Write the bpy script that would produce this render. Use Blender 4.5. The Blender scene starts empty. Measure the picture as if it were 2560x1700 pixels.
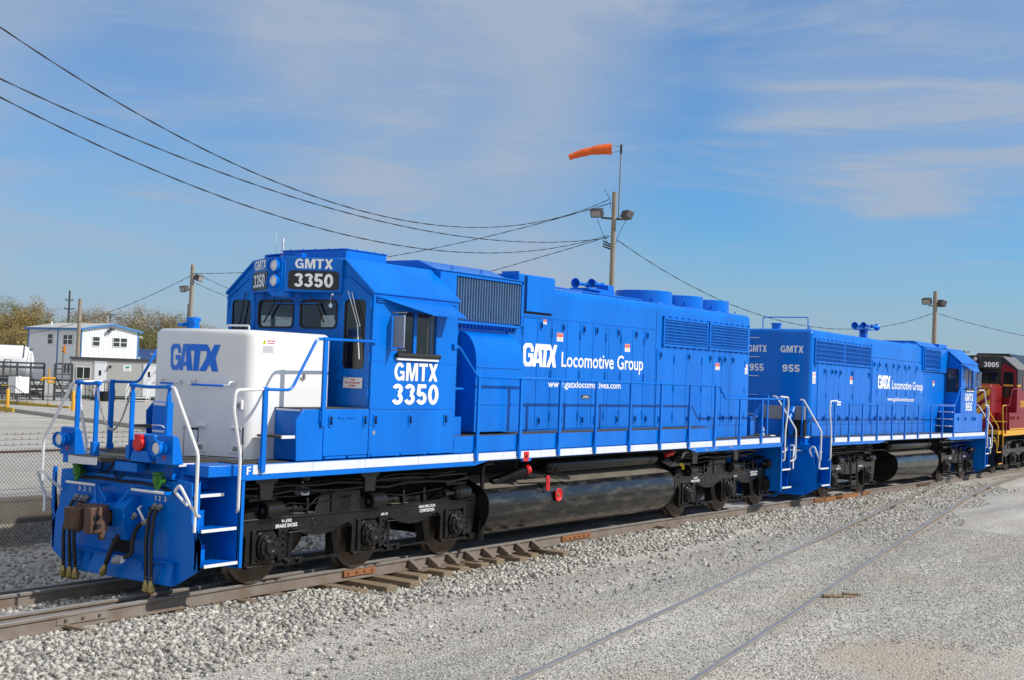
import bpy, bmesh, math, random
import numpy as np
from mathutils import Vector, Matrix, geometry
random.seed(7); rng = np.random.default_rng(7)
S = bpy.context.scene
COL = S.collection
R = math.radians
PI = math.pi

# ------------------------------------------------------------------ camera
CAM = Vector((-10.783, -13.1914, 2.8944)); YAW, PITCH, ROLL, FPX = 0.5974, 0.0261, 0.0363, 3220.957
cd = bpy.data.cameras.new('camera'); cam = bpy.data.objects.new('camera', cd); COL.objects.link(cam)
fw = Vector((math.cos(YAW)*math.cos(PITCH), math.sin(YAW)*math.cos(PITCH), math.sin(PITCH)))
r0 = Vector((math.sin(YAW), -math.cos(YAW), 0)); u0 = r0.cross(fw)
rt = r0*math.cos(ROLL)+u0*math.sin(ROLL); up = -r0*math.sin(ROLL)+u0*math.cos(ROLL)
M = Matrix((rt, up, -fw)).transposed().to_4x4(); M.translation = CAM
cam.matrix_world = M
cd.sensor_width = 36; cd.lens = FPX/2560*36; cd.clip_end = 6000; cd.clip_start = .1
S.camera = cam

# ------------------------------------------------------------------ world, sun, exposure
SUN_EL, SUN_X, SUN_Y = R(38.4), .41, -.912
w = bpy.data.worlds.new('World'); S.world = w; w.use_nodes = True
nt = w.node_tree; N = nt.nodes; L = nt.links
bg = N['Background']
sky = N.new('ShaderNodeTexSky'); sky.sky_type = 'NISHITA'; sky.sun_disc = False
sky.sun_elevation = SUN_EL; sky.sun_rotation = math.atan2(SUN_X, SUN_Y); sky.air_density = 1.0; sky.dust_density = .6; sky.ozone_density = 2.2
tc = N.new('ShaderNodeTexCoord')
def wmath(op, a, b=None, clamp=False):
    n = N.new('ShaderNodeMath'); n.operation = op; n.use_clamp = clamp
    for i, x in enumerate((a, b)):
        if x is None: continue
        if isinstance(x, (int, float)): n.inputs[i].default_value = x
        else: L.new(x, n.inputs[i])
    return n.outputs[0]
def cloud_layer(rot, scale, nscale, lo, hi, detail=6, dist=.6, seed=0):
    mp = N.new('ShaderNodeMapping'); mp.inputs['Rotation'].default_value = rot; mp.inputs['Scale'].default_value = scale
    mp.inputs['Location'].default_value = (seed, seed*.7, 0)
    L.new(tc.outputs['Generated'], mp.inputs['Vector'])
    no = N.new('ShaderNodeTexNoise'); no.inputs['Scale'].default_value = nscale; no.inputs['Detail'].default_value = detail
    no.inputs['Roughness'].default_value = .55; no.inputs['Distortion'].default_value = dist
    L.new(mp.outputs[0], no.inputs['Vector'])
    mr = N.new('ShaderNodeMapRange'); mr.inputs['From Min'].default_value = lo; mr.inputs['From Max'].default_value = hi
    mr.interpolation_type = 'SMOOTHSTEP'; mr.clamp = True
    L.new(no.outputs[0], mr.inputs['Value']); return mr.outputs[0]
def blob(d, lo, hi):                     # soft region of the sky round a direction
    v = N.new('ShaderNodeVectorMath'); v.operation = 'DOT_PRODUCT'; L.new(tc.outputs['Generated'], v.inputs[0]); v.inputs[1].default_value = Vector(d).normalized()
    mr = N.new('ShaderNodeMapRange'); mr.inputs['From Min'].default_value = lo; mr.inputs['From Max'].default_value = hi; mr.interpolation_type = 'SMOOTHSTEP'
    L.new(v.outputs['Value'], mr.inputs['Value']); return mr.outputs[0]
c1 = cloud_layer((0, 0, R(35)), (1, 2.0, 4), 1.5, .36, .70, seed=3.1)
c2 = cloud_layer((R(8), R(-6), R(30)), (1.1, 1.5, 8), 2.4, .47, .75, detail=9, dist=1.2, seed=7.7)
c3 = cloud_layer((R(-14), R(6), R(20)), (1, 1.3, 10), 5, .5, .8, detail=9, dist=1.6, seed=1.3)
def pix(u, v): return tuple(fw+rt*((u-1280)/FPX)-up*((v-850)/FPX))
haze1 = blob(pix(1250, 250), .965, .998); haze2 = blob(pix(150, 150), .96, .999)
streak = wmath('MULTIPLY', wmath('MAXIMUM', blob(pix(2250, 235), .988, .9995), blob(pix(2620, 160), .99, .9995)), 1.0)
clear1 = blob(pix(2250, 500), .955, .992); clear2 = blob(pix(420, 480), .985, .998)
base = wmath('ADD', wmath('MULTIPLY', haze1, .7), wmath('MULTIPLY', haze2, .55)); base = wmath('ADD', base, .46)
base = wmath('MULTIPLY', base, wmath('SUBTRACT', 1.0, wmath('MULTIPLY', wmath('MAXIMUM', clear1, wmath('MULTIPLY', clear2, .7)), .9)))
wisp = wmath('ADD', wmath('MULTIPLY', c2, .42), wmath('MULTIPLY', c3, .16))
cl = wmath('ADD', wmath('MULTIPLY', base, wmath('ADD', wmath('MULTIPLY', c1, .8), .55)), wisp, True)
cl = wmath('ADD', cl, wmath('MULTIPLY', streak, wmath('ADD', wmath('MULTIPLY', c2, .5), .45)), True)
cl = wmath('MULTIPLY', cl, .9)
fill_cloud = wmath('MULTIPLY', wmath('MAXIMUM', blob((-.1, -.1, 1), .62, .95), blob((-1, -.5, .35), .2, .85)), .85)    # unseen bright cloud added overhead and behind the camera to lift the shade
tint = N.new('ShaderNodeMix'); tint.data_type = 'RGBA'; tint.blend_type = 'MULTIPLY'; tint.inputs['Factor'].default_value = 1
L.new(sky.outputs[0], tint.inputs['A']); tint.inputs['B'].default_value = (.38, .79, 1.15, 1)
sepz = N.new('ShaderNodeSeparateXYZ'); L.new(tc.outputs['Generated'], sepz.inputs[0])
hz = N.new('ShaderNodeMapRange'); hz.interpolation_type = 'SMOOTHSTEP'; hz.inputs['From Min'].default_value = -.02; hz.inputs['From Max'].default_value = .14; hz.inputs['To Min'].default_value = .88; hz.inputs['To Max'].default_value = 0
L.new(sepz.outputs['Z'], hz.inputs['Value'])
mixh = N.new('ShaderNodeMix'); mixh.data_type = 'RGBA'; L.new(hz.outputs[0], mixh.inputs['Factor']); L.new(tint.outputs['Result'], mixh.inputs['A']); mixh.inputs['B'].default_value = (3.2, 3.95, 4.8, 1)
mixc = N.new('ShaderNodeMix'); mixc.data_type = 'RGBA'
L.new(cl, mixc.inputs['Factor']); L.new(mixh.outputs['Result'], mixc.inputs['A']); mixc.inputs['B'].default_value = (3.2, 3.85, 4.85, 1)
mixv = N.new('ShaderNodeMix'); mixv.data_type = 'RGBA'; L.new(fill_cloud, mixv.inputs['Factor']); L.new(mixc.outputs['Result'], mixv.inputs['A']); mixv.inputs['B'].default_value = (6.3, 6.5, 6.8, 1)
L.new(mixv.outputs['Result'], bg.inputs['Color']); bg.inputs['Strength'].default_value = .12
sl = bpy.data.lights.new('sun', 'SUN'); sl.energy = 4.4; sl.angle = R(.53); sl.color = (1, .95, .87)
so = bpy.data.objects.new('sun', sl); COL.objects.link(so)
sd = Vector((SUN_X*math.cos(SUN_EL), SUN_Y*math.cos(SUN_EL), math.sin(SUN_EL)))
so.rotation_euler = sd.to_track_quat('Z', 'Y').to_euler(); so.location = (0, -40, 40)
S.view_settings.view_transform = 'Standard'; S.view_settings.look = 'None'; S.view_settings.exposure = 0; S.view_settings.gamma = 1
S.render.engine = 'CYCLES'; S.cycles.max_bounces = 6; S.cycles.transparent_max_bounces = 12; S.cycles.use_denoising = True

# ------------------------------------------------------------------ materials
def mat(name, col, rough=.5, metal=0, spec=.5, coat=0, vary=0, vscale=3, bump=0, bscale=40, rvary=0, stretch=None, island=0, col2=None, vlo=.3):
    m = bpy.data.materials.new(name); m.use_nodes = True; t = m.node_tree; p = t.nodes['Principled BSDF']
    p.inputs['Base Color'].default_value = (*col, 1); p.inputs['Roughness'].default_value = rough; p.inputs['Metallic'].default_value = metal
    p.inputs['Specular IOR Level'].default_value = spec; p.inputs['Coat Weight'].default_value = coat; p.inputs['Coat Roughness'].default_value = .06
    tcn = t.nodes.new('ShaderNodeTexCoord'); vec = tcn.outputs['Object']
    if stretch:
        mp = t.nodes.new('ShaderNodeMapping'); mp.inputs['Scale'].default_value = stretch; t.links.new(vec, mp.inputs['Vector']); vec = mp.outputs[0]
    if vary or rvary:
        n = t.nodes.new('ShaderNodeTexNoise'); n.inputs['Scale'].default_value = vscale; n.inputs['Detail'].default_value = 7; n.inputs['Roughness'].default_value = .62
        t.links.new(vec, n.inputs['Vector'])
        if vary:
            mr = t.nodes.new('ShaderNodeMapRange'); mr.inputs['From Min'].default_value = vlo; mr.inputs['From Max'].default_value = .72
            t.links.new(n.outputs[0], mr.inputs['Value'])
            mx = t.nodes.new('ShaderNodeMix'); mx.data_type = 'RGBA'
            c2 = col2 if col2 else tuple(c*(1-vary) for c in col)
            mx.inputs['A'].default_value = (*col, 1); mx.inputs['B'].default_value = (*c2, 1)
            t.links.new(mr.outputs[0], mx.inputs['Factor']); src = mx.outputs['Result']
            if island:
                g = t.nodes.new('ShaderNodeNewGeometry'); hs = t.nodes.new('ShaderNodeHueSaturation')
                mr2 = t.nodes.new('ShaderNodeMapRange'); mr2.inputs['To Min'].default_value = 1-island; mr2.inputs['To Max'].default_value = 1+island
                t.links.new(g.outputs['Random Per Island'], mr2.inputs['Value']); t.links.new(mr2.outputs[0], hs.inputs['Value']); t.links.new(src, hs.inputs['Color']); src = hs.outputs[0]
            t.links.new(src, p.inputs['Base Color'])
        if rvary:
            mr = t.nodes.new('ShaderNodeMapRange'); mr.inputs['To Min'].default_value = max(.02, rough-rvary); mr.inputs['To Max'].default_value = rough+rvary
            t.links.new(n.outputs[0], mr.inputs['Value']); t.links.new(mr.outputs[0], p.inputs['Roughness'])
    if bump:
        n2 = t.nodes.new('ShaderNodeTexNoise'); n2.inputs['Scale'].default_value = bscale; n2.inputs['Detail'].default_value = 4
        t.links.new(vec, n2.inputs['Vector'])
        b = t.nodes.new('ShaderNodeBump'); b.inputs['Strength'].default_value = bump; b.inputs['Distance'].default_value = .02
        t.links.new(n2.outputs[0], b.inputs['Height']); t.links.new(b.outputs[0], p.inputs['Normal'])
    return m
BLUE = mat('blue_paint', (.0, .165, .67), .28, spec=.22, coat=.05, vary=.2, vscale=1.3, rvary=.1, bump=.1, bscale=1.4, col2=(.0, .122, .52), stretch=(1.2, 1.2, .3))
BLUED = mat('blue_grille', (.004, .07, .33), .5, vary=.3, vscale=8)
SLAT = mat('grille_slat_dusty_blue', (.13, .26, .46), .55, vary=.3, vscale=9)
WHITE = mat('white_paint', (.76, .755, .74), .3, coat=.25, vary=.09, vscale=1.5, rvary=.08, bump=.05, bscale=2)
REFL = mat('reflective_tape', (.7, .72, .74), .42, vary=.12, vscale=6)
LETTER = mat('white_vinyl', (.8, .81, .83), .45)
LBLUE = mat('blue_vinyl', (.0, .155, .72), .4)
BLACK = mat('black_paint', (.006, .006, .007), .25, vary=.7, vscale=3, col2=(.017, .015, .012), rvary=.12, bump=.2, bscale=24, coat=.12, spec=.3)
TANKM = mat('black_tank_scuffed', (.007, .007, .008), .24, vary=1, vscale=3.2, vlo=.5, col2=(.075, .065, .05), rvary=.16, bump=.12, bscale=1.6, stretch=(.5, 1, 2.2), coat=.25)
DUST = mat('dusty_top', (.16, .14, .11), .8, vary=.4, vscale=3)
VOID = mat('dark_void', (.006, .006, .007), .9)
DECK = mat('deck_tread', (.07, .062, .05), .8, vary=.5, vscale=14, bump=.5, bscale=90)
RUST = mat('rusty_casting', (.13, .065, .04), .7, vary=.7, vscale=9, col2=(.05, .03, .022), bump=.4, bscale=40)
ORUST = mat('orange_rust', (.36, .13, .035), .8, vary=.7, vscale=14, col2=(.17, .07, .03), bump=.3, bscale=50)
RUBBER = mat('rubber_hose', (.018, .016, .014), .55, vary=.5, vscale=20)
BRASS = mat('brass', (.45, .34, .13), .38, metal=.75, vary=.5, vscale=30)
STEEL = mat('wheel_tread', (.16, .14, .12), .42, metal=.7, vary=.5, vscale=5, col2=(.12, .065, .035))
CHROME = mat('chrome', (.7, .7, .7), .12, metal=1)
LENS = mat('lamp_lens', (.72, .71, .69), .18, spec=.9, coat=.5)
RED = mat('red_plastic', (.62, .012, .012), .35)
GREEN = mat('green_plastic', (.03, .17, .015), .45)
YEL = mat('yellow_plastic', (.65, .5, .01), .4)
ORG = mat('orange_label', (.75, .1, .02), .5)
GREY = mat('grey_metal', (.3, .3, .3), .5, vary=.2)
CABIN = mat('cab_lining', (.3, .29, .26), .8)
SEATM = mat('seat_cloth', (.03, .03, .035), .8)
MAROON = mat('maroon_paint', (.23, .008, .01), .35, coat=.0, spec=.3, vary=.25, vscale=2)
CBLACK = mat('black_gloss_roof', (.014, .014, .015), .35, vary=.4, vscale=2)
ROOFG = mat('weathered_black_roof', (.16, .16, .16), .6, vary=.3)
GOLD = mat('yellow_paint', (.72, .36, .01), .4, vary=.15)
RAILTOP = mat('rail_polished', (.3, .295, .285), .5, metal=.2, vary=.4, vscale=6, stretch=(.2, 4, 4))
RAILS = mat('rail_rust', (.15, .105, .075), .75, vary=.6, vscale=3, col2=(.22, .19, .16), bump=.2, bscale=20)
TIE = mat('tie_wood', (.3, .225, .14), .85, vary=.6, vscale=4, col2=(.12, .085, .055), bump=.6, bscale=8, stretch=(6, 1, 6))
WOODP = mat('pole_wood', (.36, .3, .235), .85, vary=.45, vscale=3, bump=.4, bscale=6, stretch=(8, 8, .6))
WIREM = mat('wire_black', (.012, .013, .016), .5)
SOCK = mat('windsock_fabric', (.78, .12, .012), .7, bump=.3, bscale=9)
SIDW = mat('white_siding', (.72, .73, .74), .5, vary=.05)
TRIMB = mat('blue_trim', (.04, .18, .42), .5)
ROOFM = mat('roof_sheet', (.5, .49, .45), .6, vary=.15)
TRL = mat('trailer_panel', (.42, .42, .39), .6, vary=.1, vscale=1.2)
TRLD = mat('trailer_skirt', (.06, .1, .085), .6)
CONC = mat('concrete', (.42, .4, .36), .85, vary=.25, vscale=1.5, bump=.2, bscale=12)
WALLC = mat('concrete_wall', (.2, .18, .15), .85, vary=.3, vscale=1.2, bump=.2, bscale=10)
CONTB = mat('container_blue', (.06, .12, .33), .55, vary=.15)
CONTR = mat('container_red', (.55, .09, .05), .55)
GALV = mat('galvanised', (.25, .26, .27), .5, metal=.4, vary=.3)
DGREY = mat('dark_grey_steel', (.055, .06, .066), .55, vary=.4, vscale=3)
BYEL = mat('barrier_yellow', (.5, .34, .04), .55, vary=.25)
FENCEM = mat('fence_wire', (.06, .054, .047), .55)
LIGHTH = mat('floodlight_bronze', (.07, .062, .055), .5)
LIGHTL = mat('floodlight_lens', (.32, .31, .29), .15)
WINDK = mat('dark_window', (.03, .035, .03), .08, spec=.8)
BARK = mat('bark', (.24, .2, .165), .9, vary=.3)
LEAFS = [mat('leaf_olive', (.25, .22, .085), .7, vary=.3, vscale=.35, col2=(.16, .16, .055), island=.45),
         mat('leaf_gold', (.36, .24, .07), .7, vary=.3, vscale=.35, col2=(.24, .19, .065), island=.45),
         mat('leaf_green', (.15, .18, .055), .7, vary=.3, vscale=.35, col2=(.19, .19, .055), island=.45),
         mat('leaf_tan', (.33, .27, .17), .7, vary=.3, vscale=.35, col2=(.25, .2, .12), island=.4)]
STONE = mat('ballast_stone', (.43, .405, .355), .9, vary=.35, vscale=5, col2=(.31, .3, .275), island=.5, bump=.3, bscale=60)
FINE = mat('gravel_chip', (.46, .435, .385), .9, vary=.35, vscale=5, col2=(.33, .32, .295), island=.5)
def glass():
    m = bpy.data.materials.new('window_glass'); m.use_nodes = True; t = m.node_tree; t.nodes.remove(t.nodes['Principled BSDF'])
    o = t.nodes['Material Output']; mx = t.nodes.new('ShaderNodeMixShader'); tr = t.nodes.new('ShaderNodeBsdfTransparent'); gl = t.nodes.new('ShaderNodeBsdfGlossy')
    lw = t.nodes.new('ShaderNodeLayerWeight'); lw.inputs['Blend'].default_value = .5
    pw = t.nodes.new('ShaderNodeMath'); pw.operation = 'POWER'; pw.inputs[1].default_value = 3.5; t.links.new(lw.outputs['Facing'], pw.inputs[0])
    fr = t.nodes.new('ShaderNodeMath'); fr.operation = 'MULTIPLY_ADD'; fr.inputs[1].default_value = .85; fr.inputs[2].default_value = .07; t.links.new(pw.outputs[0], fr.inputs[0])
    tr.inputs['Color'].default_value = (.6, .61, .59, 1); gl.inputs['Roughness'].default_value = .02
    t.links.new(fr.outputs[0], mx.inputs['Fac']); t.links.new(tr.outputs[0], mx.inputs[1]); t.links.new(gl.outputs[0], mx.inputs[2]); t.links.new(mx.outputs[0], o.inputs['Surface'])
    return m
GLASS = glass()
def ground_mat():
    m = bpy.data.materials.new('gravel_ground'); m.use_nodes = True; t = m.node_tree; p = t.nodes['Principled BSDF']; p.inputs['Roughness'].default_value = .9; p.inputs['Specular IOR Level'].default_value = .25
    tcn = t.nodes.new('ShaderNodeTexCoord'); v = t.nodes.new('ShaderNodeTexVoronoi'); v.inputs['Scale'].default_value = 34
    t.links.new(tcn.outputs['Object'], v.inputs['Vector'])
    sep = t.nodes.new('ShaderNodeSeparateColor'); t.links.new(v.outputs['Color'], sep.inputs[0])
    ramp = t.nodes.new('ShaderNodeValToRGB'); e = ramp.color_ramp.elements
    e[0].position = 0; e[0].color = (.25, .242, .222, 1); e[1].position = 1; e[1].color = (.61, .575, .51, 1)
    a = e.new(.35); a.color = (.38, .362, .325, 1); a = e.new(.75); a.color = (.475, .448, .395, 1)
    t.links.new(sep.outputs[0], ramp.inputs[0])
    n = t.nodes.new('ShaderNodeTexNoise'); n.inputs['Scale'].default_value = .55; n.inputs['Detail'].default_value = 8; n.inputs['Roughness'].default_value = .6
    t.links.new(tcn.outputs['Object'], n.inputs['Vector'])
    mr = t.nodes.new('ShaderNodeMapRange'); mr.inputs['From Min'].default_value = .5; mr.inputs['From Max'].default_value = .68; t.links.new(n.outputs[0], mr.inputs['Value'])
    mx = t.nodes.new('ShaderNodeMix'); mx.data_type = 'RGBA'; mx.inputs['B'].default_value = (.40, .325, .24, 1)
    ml = t.nodes.new('ShaderNodeMath'); ml.operation = 'MULTIPLY'; ml.inputs[1].default_value = .5; t.links.new(mr.outputs[0], ml.inputs[0])
    # bare earth showing through at the right front corner
    vm = t.nodes.new('ShaderNodeVectorMath'); vm.operation = 'DISTANCE'; vm.inputs[1].default_value = (3.5, -9.15, -.13); t.links.new(tcn.outputs['Object'], vm.inputs[0])
    nm = t.nodes.new('ShaderNodeMath'); nm.operation = 'MULTIPLY_ADD'; nm.inputs[1].default_value = 9; nm.inputs[2].default_value = -4.0; t.links.new(n.outputs[0], nm.inputs[0])
    ad = t.nodes.new('ShaderNodeMath'); ad.operation = 'ADD'; t.links.new(vm.outputs['Value'], ad.inputs[0]); t.links.new(nm.outputs[0], ad.inputs[1])
    m2 = t.nodes.new('ShaderNodeMapRange'); m2.inputs['From Min'].default_value = .9; m2.inputs['From Max'].default_value = 2.2; m2.inputs['To Min'].default_value = .6; m2.inputs['To Max'].default_value = 0
    t.links.new(ad.outputs[0], m2.inputs['Value'])
    mm = t.nodes.new('ShaderNodeMath'); mm.operation = 'MAXIMUM'; t.links.new(ml.outputs[0], mm.inputs[0]); t.links.new(m2.outputs[0], mm.inputs[1])
    n3 = t.nodes.new('ShaderNodeTexNoise'); n3.inputs['Scale'].default_value = 1.0; n3.inputs['Detail'].default_value = 6; mp3 = t.nodes.new('ShaderNodeMapping'); mp3.inputs['Rotation'].default_value = (0, 0, -.15); mp3.inputs['Scale'].default_value = (.16, 1.1, 1)
    t.links.new(tcn.outputs['Object'], mp3.inputs['Vector']); t.links.new(mp3.outputs[0], n3.inputs['Vector'])
    r3 = t.nodes.new('ShaderNodeMapRange'); r3.inputs['From Min'].default_value = .3; r3.inputs['From Max'].default_value = .7; r3.inputs['To Min'].default_value = .74; r3.inputs['To Max'].default_value = 1.2; t.links.new(n3.outputs[0], r3.inputs['Value'])
    hs = t.nodes.new('ShaderNodeHueSaturation'); t.links.new(r3.outputs[0], hs.inputs['Value']); t.links.new(ramp.outputs[0], hs.inputs['Color'])
    t.links.new(mm.outputs[0], mx.inputs['Factor']); t.links.new(hs.outputs[0], mx.inputs['A']); t.links.new(mx.outputs['Result'], p.inputs['Base Color'])
    b = t.nodes.new('ShaderNodeBump'); b.inputs['Strength'].default_value = .9; b.inputs['Distance'].default_value = .02; b.invert = True
    t.links.new(v.outputs['Distance'], b.inputs['Height']); t.links.new(b.outputs[0], p.inputs['Normal'])
    return m
GROUND = ground_mat()

# ------------------------------------------------------------------ mesh helpers
class MB:
    def __init__(s): s.v = []; s.f = []; s.m = []
    def add(s, vs, fs, m=0):
        b = len(s.v); s.v += [tuple(v) for v in vs]; s.f += [tuple(i+b for i in f) for f in fs]; s.m += [m]*len(fs); return s
    def box(s, x0, x1, y0, y1, z0, z1, m=0):
        return s.add([(x0,y0,z0),(x1,y0,z0),(x1,y1,z0),(x0,y1,z0),(x0,y0,z1),(x1,y0,z1),(x1,y1,z1),(x0,y1,z1)],
                     [(0,3,2,1),(4,5,6,7),(0,1,5,4),(1,2,6,5),(2,3,7,6),(3,0,4,7)], m)
    def prism(s, poly, axis, a0, a1, m=0):
        mp = {'x': lambda p, a: (a, p[0], p[1]), 'y': lambda p, a: (p[0], a, p[1]), 'z': lambda p, a: (p[0], p[1], a)}[axis]
        n = len(poly)
        return s.add([mp(p, a0) for p in poly]+[mp(p, a1) for p in poly],
                     [tuple(range(n)), tuple(range(2*n-1, n-1, -1))]+[(i, (i+1) % n, n+(i+1) % n, n+i) for i in range(n)], m)
    def obox(s, c, ax, ay, az, m=0):      # box from a centre and three half axes
        c, ax, ay, az = map(Vector, (c, ax, ay, az))
        vs = [c+sx*ax+sy*ay+sz*az for sz in (-1, 1) for sx, sy in ((-1,-1),(1,-1),(1,1),(-1,1))]
        return s.add(vs, [(0,3,2,1),(4,5,6,7),(0,1,5,4),(1,2,6,5),(2,3,7,6),(3,0,4,7)], m)
    def bar(s, p0, p1, w, h, upv=(0,0,1), m=0):
        p0, p1 = Vector(p0), Vector(p1); d = p1-p0; t = d.normalized(); u = Vector(upv); sd = t.cross(u)
        if sd.length < 1e-4: sd = t.cross(Vector((1,0,0)))
        sd.normalize(); u = sd.cross(t)
        return s.obox((p0+p1)/2, d/2, sd*w/2, u*h/2, m)
    def lathe(s, prof, o, d, n=16, m=0, cap=True):   # prof: (axial, radius)
        o, d = Vector(o), Vector(d).normalized(); a = d.orthogonal().normalized(); b = d.cross(a)
        vs = []; fs = []
        for (t, r) in prof:
            for k in range(n):
                an = 2*PI*k/n; vs.append(o+d*t+(a*math.cos(an)+b*math.sin(an))*r)
        for i in range(len(prof)-1):
            for k in range(n):
                fs.append((i*n+k, i*n+(k+1) % n, (i+1)*n+(k+1) % n, (i+1)*n+k))
        if cap:
            if prof[0][1] > 1e-5: fs.append(tuple(range(n-1, -1, -1)))
            if prof[-1][1] > 1e-5: fs.append(tuple(range((len(prof)-1)*n, len(prof)*n)))
        return s.add(vs, fs, m)
    def cyl(s, p0, p1, r, n=12, m=0, r1=None):
        p0, p1 = Vector(p0), Vector(p1); l = (p1-p0).length
        return s.lathe([(0, r), (l, r if r1 is None else r1)], p0, p1-p0, n, m)
    def tube(s, pts, r, n=8, m=0, closed=False):
        P = [Vector(p) for p in pts]; k = len(P); ring = []; prev = None
        for i in range(k):
            if closed: t = P[(i+1) % k]-P[i-1]
            else: t = P[min(i+1, k-1)]-P[max(i-1, 0)]
            t.normalize()
            if prev is None: a = t.orthogonal().normalized()
            else: a = prev-t*prev.dot(t); a = a.normalized() if a.length > 1e-6 else t.orthogonal().normalized()
            prev = a; b = t.cross(a)
            rr = r[i] if isinstance(r, (list, tuple)) else r
            ring.append([P[i]+(a*math.cos(2*PI*j/n)+b*math.sin(2*PI*j/n))*rr for j in range(n)])
        vs = [v for q in ring for v in q]; fs = []
        for i in range(k if closed else k-1):
            i2 = (i+1) % k
            for j in range(n): fs.append((i*n+j, i*n+(j+1) % n, i2*n+(j+1) % n, i2*n+j))
        if not closed: fs += [tuple(range(n-1, -1, -1)), tuple(range((k-1)*n, k*n))]
        return s.add(vs, fs, m)
    def panel(s, outer, holes, mp, t, m=0):         # a plate with holes; mp(a, b, depth) -> point
        loops = [outer]+list(holes)
        tri = geometry.tessellate_polygon([[Vector((a, b, 0)) for a, b in lp] for lp in loops])
        flat = [p for lp in loops for p in lp]; n = len(flat)
        fs = [tuple(q) for q in tri]+[tuple(n+i for i in reversed(q)) for q in tri]; b = 0
        for lp in loops:
            k = len(lp)
            for i in range(k): fs.append((b+i, b+(i+1) % k, n+b+(i+1) % k, n+b+i))
            b += k
        return s.add([mp(a, c, 0) for a, c in flat]+[mp(a, c, t) for a, c in flat], fs, m)
    def build(s, name, mats, parent=None, bevel=0, smooth=35, loc=None, recalc=True):
        me = bpy.data.meshes.new(name); me.from_pydata(s.v, [], s.f)
        if not isinstance(mats, (list, tuple)): mats = [mats]
        for q in mats: me.materials.append(q)
        me.polygons.foreach_set('material_index', s.m)
        if recalc:
            bm = bmesh.new(); bm.from_mesh(me); bmesh.ops.recalc_face_normals(bm, faces=bm.faces); bm.to_mesh(me); bm.free()
        if smooth: me.shade_smooth(); me.set_sharp_from_angle(angle=R(smooth))
        o = bpy.data.objects.new(name, me); COL.objects.link(o)
        if parent: o.parent = parent
        if loc: o.location = loc
        if bevel:
            md = o.modifiers.new('bevel', 'BEVEL'); md.width = bevel; md.segments = 2; md.limit_method = 'ANGLE'; md.angle_limit = R(40)
        return o
def tag(o, label, cat, group=None, kind=None):
    if label: o['label'] = label
    if cat: o['category'] = cat
    if group: o['group'] = group
    if kind: o['kind'] = kind
    return o
def structure(o): o['kind'] = 'structure'; return o
def empty(name, loc=(0,0,0), rot=(0,0,0)):
    o = bpy.data.objects.new(name, None); COL.objects.link(o); o.location = loc; o.rotation_euler = rot; o.empty_display_size = .3; return o
def dup(o, parent=None, loc=None, rot=None, scale=None):
    c = o.copy(); COL.objects.link(c)
    if parent: c.parent = parent
    if loc is not None: c.location = loc
    if rot is not None: c.rotation_euler = rot
    if scale is not None: c.scale = scale
    return c
def dup_tree(o, loc=None, rot=None, scale=None):
    r = dup(o, None, loc, rot, scale)
    for ch in list(o.children):
        c = dup(ch, r)
        for g in list(ch.children): dup(g, c)
    return r
def fillet(pts, rad, n=4):
    P = [Vector(p) for p in pts]; out = [P[0]]
    for i in range(1, len(P)-1):
        a, b, c = P[i-1], P[i], P[i+1]; u = a-b; v = c-b
        k = min(rad, u.length*.45, v.length*.45); s0 = b+u.normalized()*k; s1 = b+v.normalized()*k
        for j in range(n+1):
            t = j/n; out.append(s0*(1-t)**2+b*2*t*(1-t)+s1*t*t)
    return out+[P[-1]]
def rrect(x0, x1, y0, y1, r, n=4):
    if x0 > x1: x0, x1 = x1, x0
    out = []
    for cx, cy, a0 in ((x1-r, y1-r, 0), (x0+r, y1-r, 90), (x0+r, y0+r, 180), (x1-r, y0+r, 270)):
        for k in range(n+1):
            a = R(a0+90*k/n); out.append((cx+r*math.cos(a), cy+r*math.sin(a)))
    return out
# ---- lettering
_tc = {}
def font2d(body, off=.012):
    k = (body, off)
    if k in _tc: return _tc[k]
    c = bpy.data.curves.new('txt', 'FONT'); c.body = body; c.size = 1; c.offset = off; c.resolution_u = 3
    o = bpy.data.objects.new('txt', c); COL.objects.link(o); bpy.context.view_layer.update()
    me = bpy.data.meshes.new_from_object(o.evaluated_get(bpy.context.evaluated_depsgraph_get()))
    vs = [(v.co.x, v.co.y) for v in me.vertices]; fs = [tuple(p.vertices) for p in me.polygons]
    bpy.data.objects.remove(o); bpy.data.curves.remove(c); bpy.data.meshes.remove(me)
    x0 = min(v[0] for v in vs); x1 = max(v[0] for v in vs); y0 = min(v[1] for v in vs); y1 = max(v[1] for v in vs)
    vs = [((x-x0)/(x1-x0), (y-y0)/(y1-y0)) for x, y in vs]
    _tc[k] = [(vs, fs)]; return _tc[k]
def ribbon(path, t, closed=False):
    P = [Vector((x, y, 0)) for x, y in path]; k = len(P); vs = []; fs = []
    for i in range(k):
        if closed: a = (P[i]-P[i-1]).normalized(); b = (P[(i+1) % k]-P[i]).normalized()
        else:
            a = (P[i]-P[i-1]).normalized() if i else (P[1]-P[0]).normalized(); b = (P[i+1]-P[i]).normalized() if i < k-1 else a
        n1 = Vector((-a.y, a.x, 0)); n2 = Vector((-b.y, b.x, 0)); n = (n1+n2).normalized(); q = t/2/max(.45, n.dot(n1))
        vs += [(P[i]+n*q)[:2], (P[i]-n*q)[:2]]
    for i in range(k if closed else k-1):
        j = (i+1) % k; fs.append((2*i, 2*i+1, 2*j+1, 2*j))
    return vs, fs
def arc(cx, cy, rx, ry, a0, a1, n=16): return [(cx+rx*math.cos(R(a0+(a1-a0)*i/n)), cy+ry*math.sin(R(a0+(a1-a0)*i/n))) for i in range(n+1)]
def poly(*p): return list(p), [tuple(range(len(p)))]
T_ = .19
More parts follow.
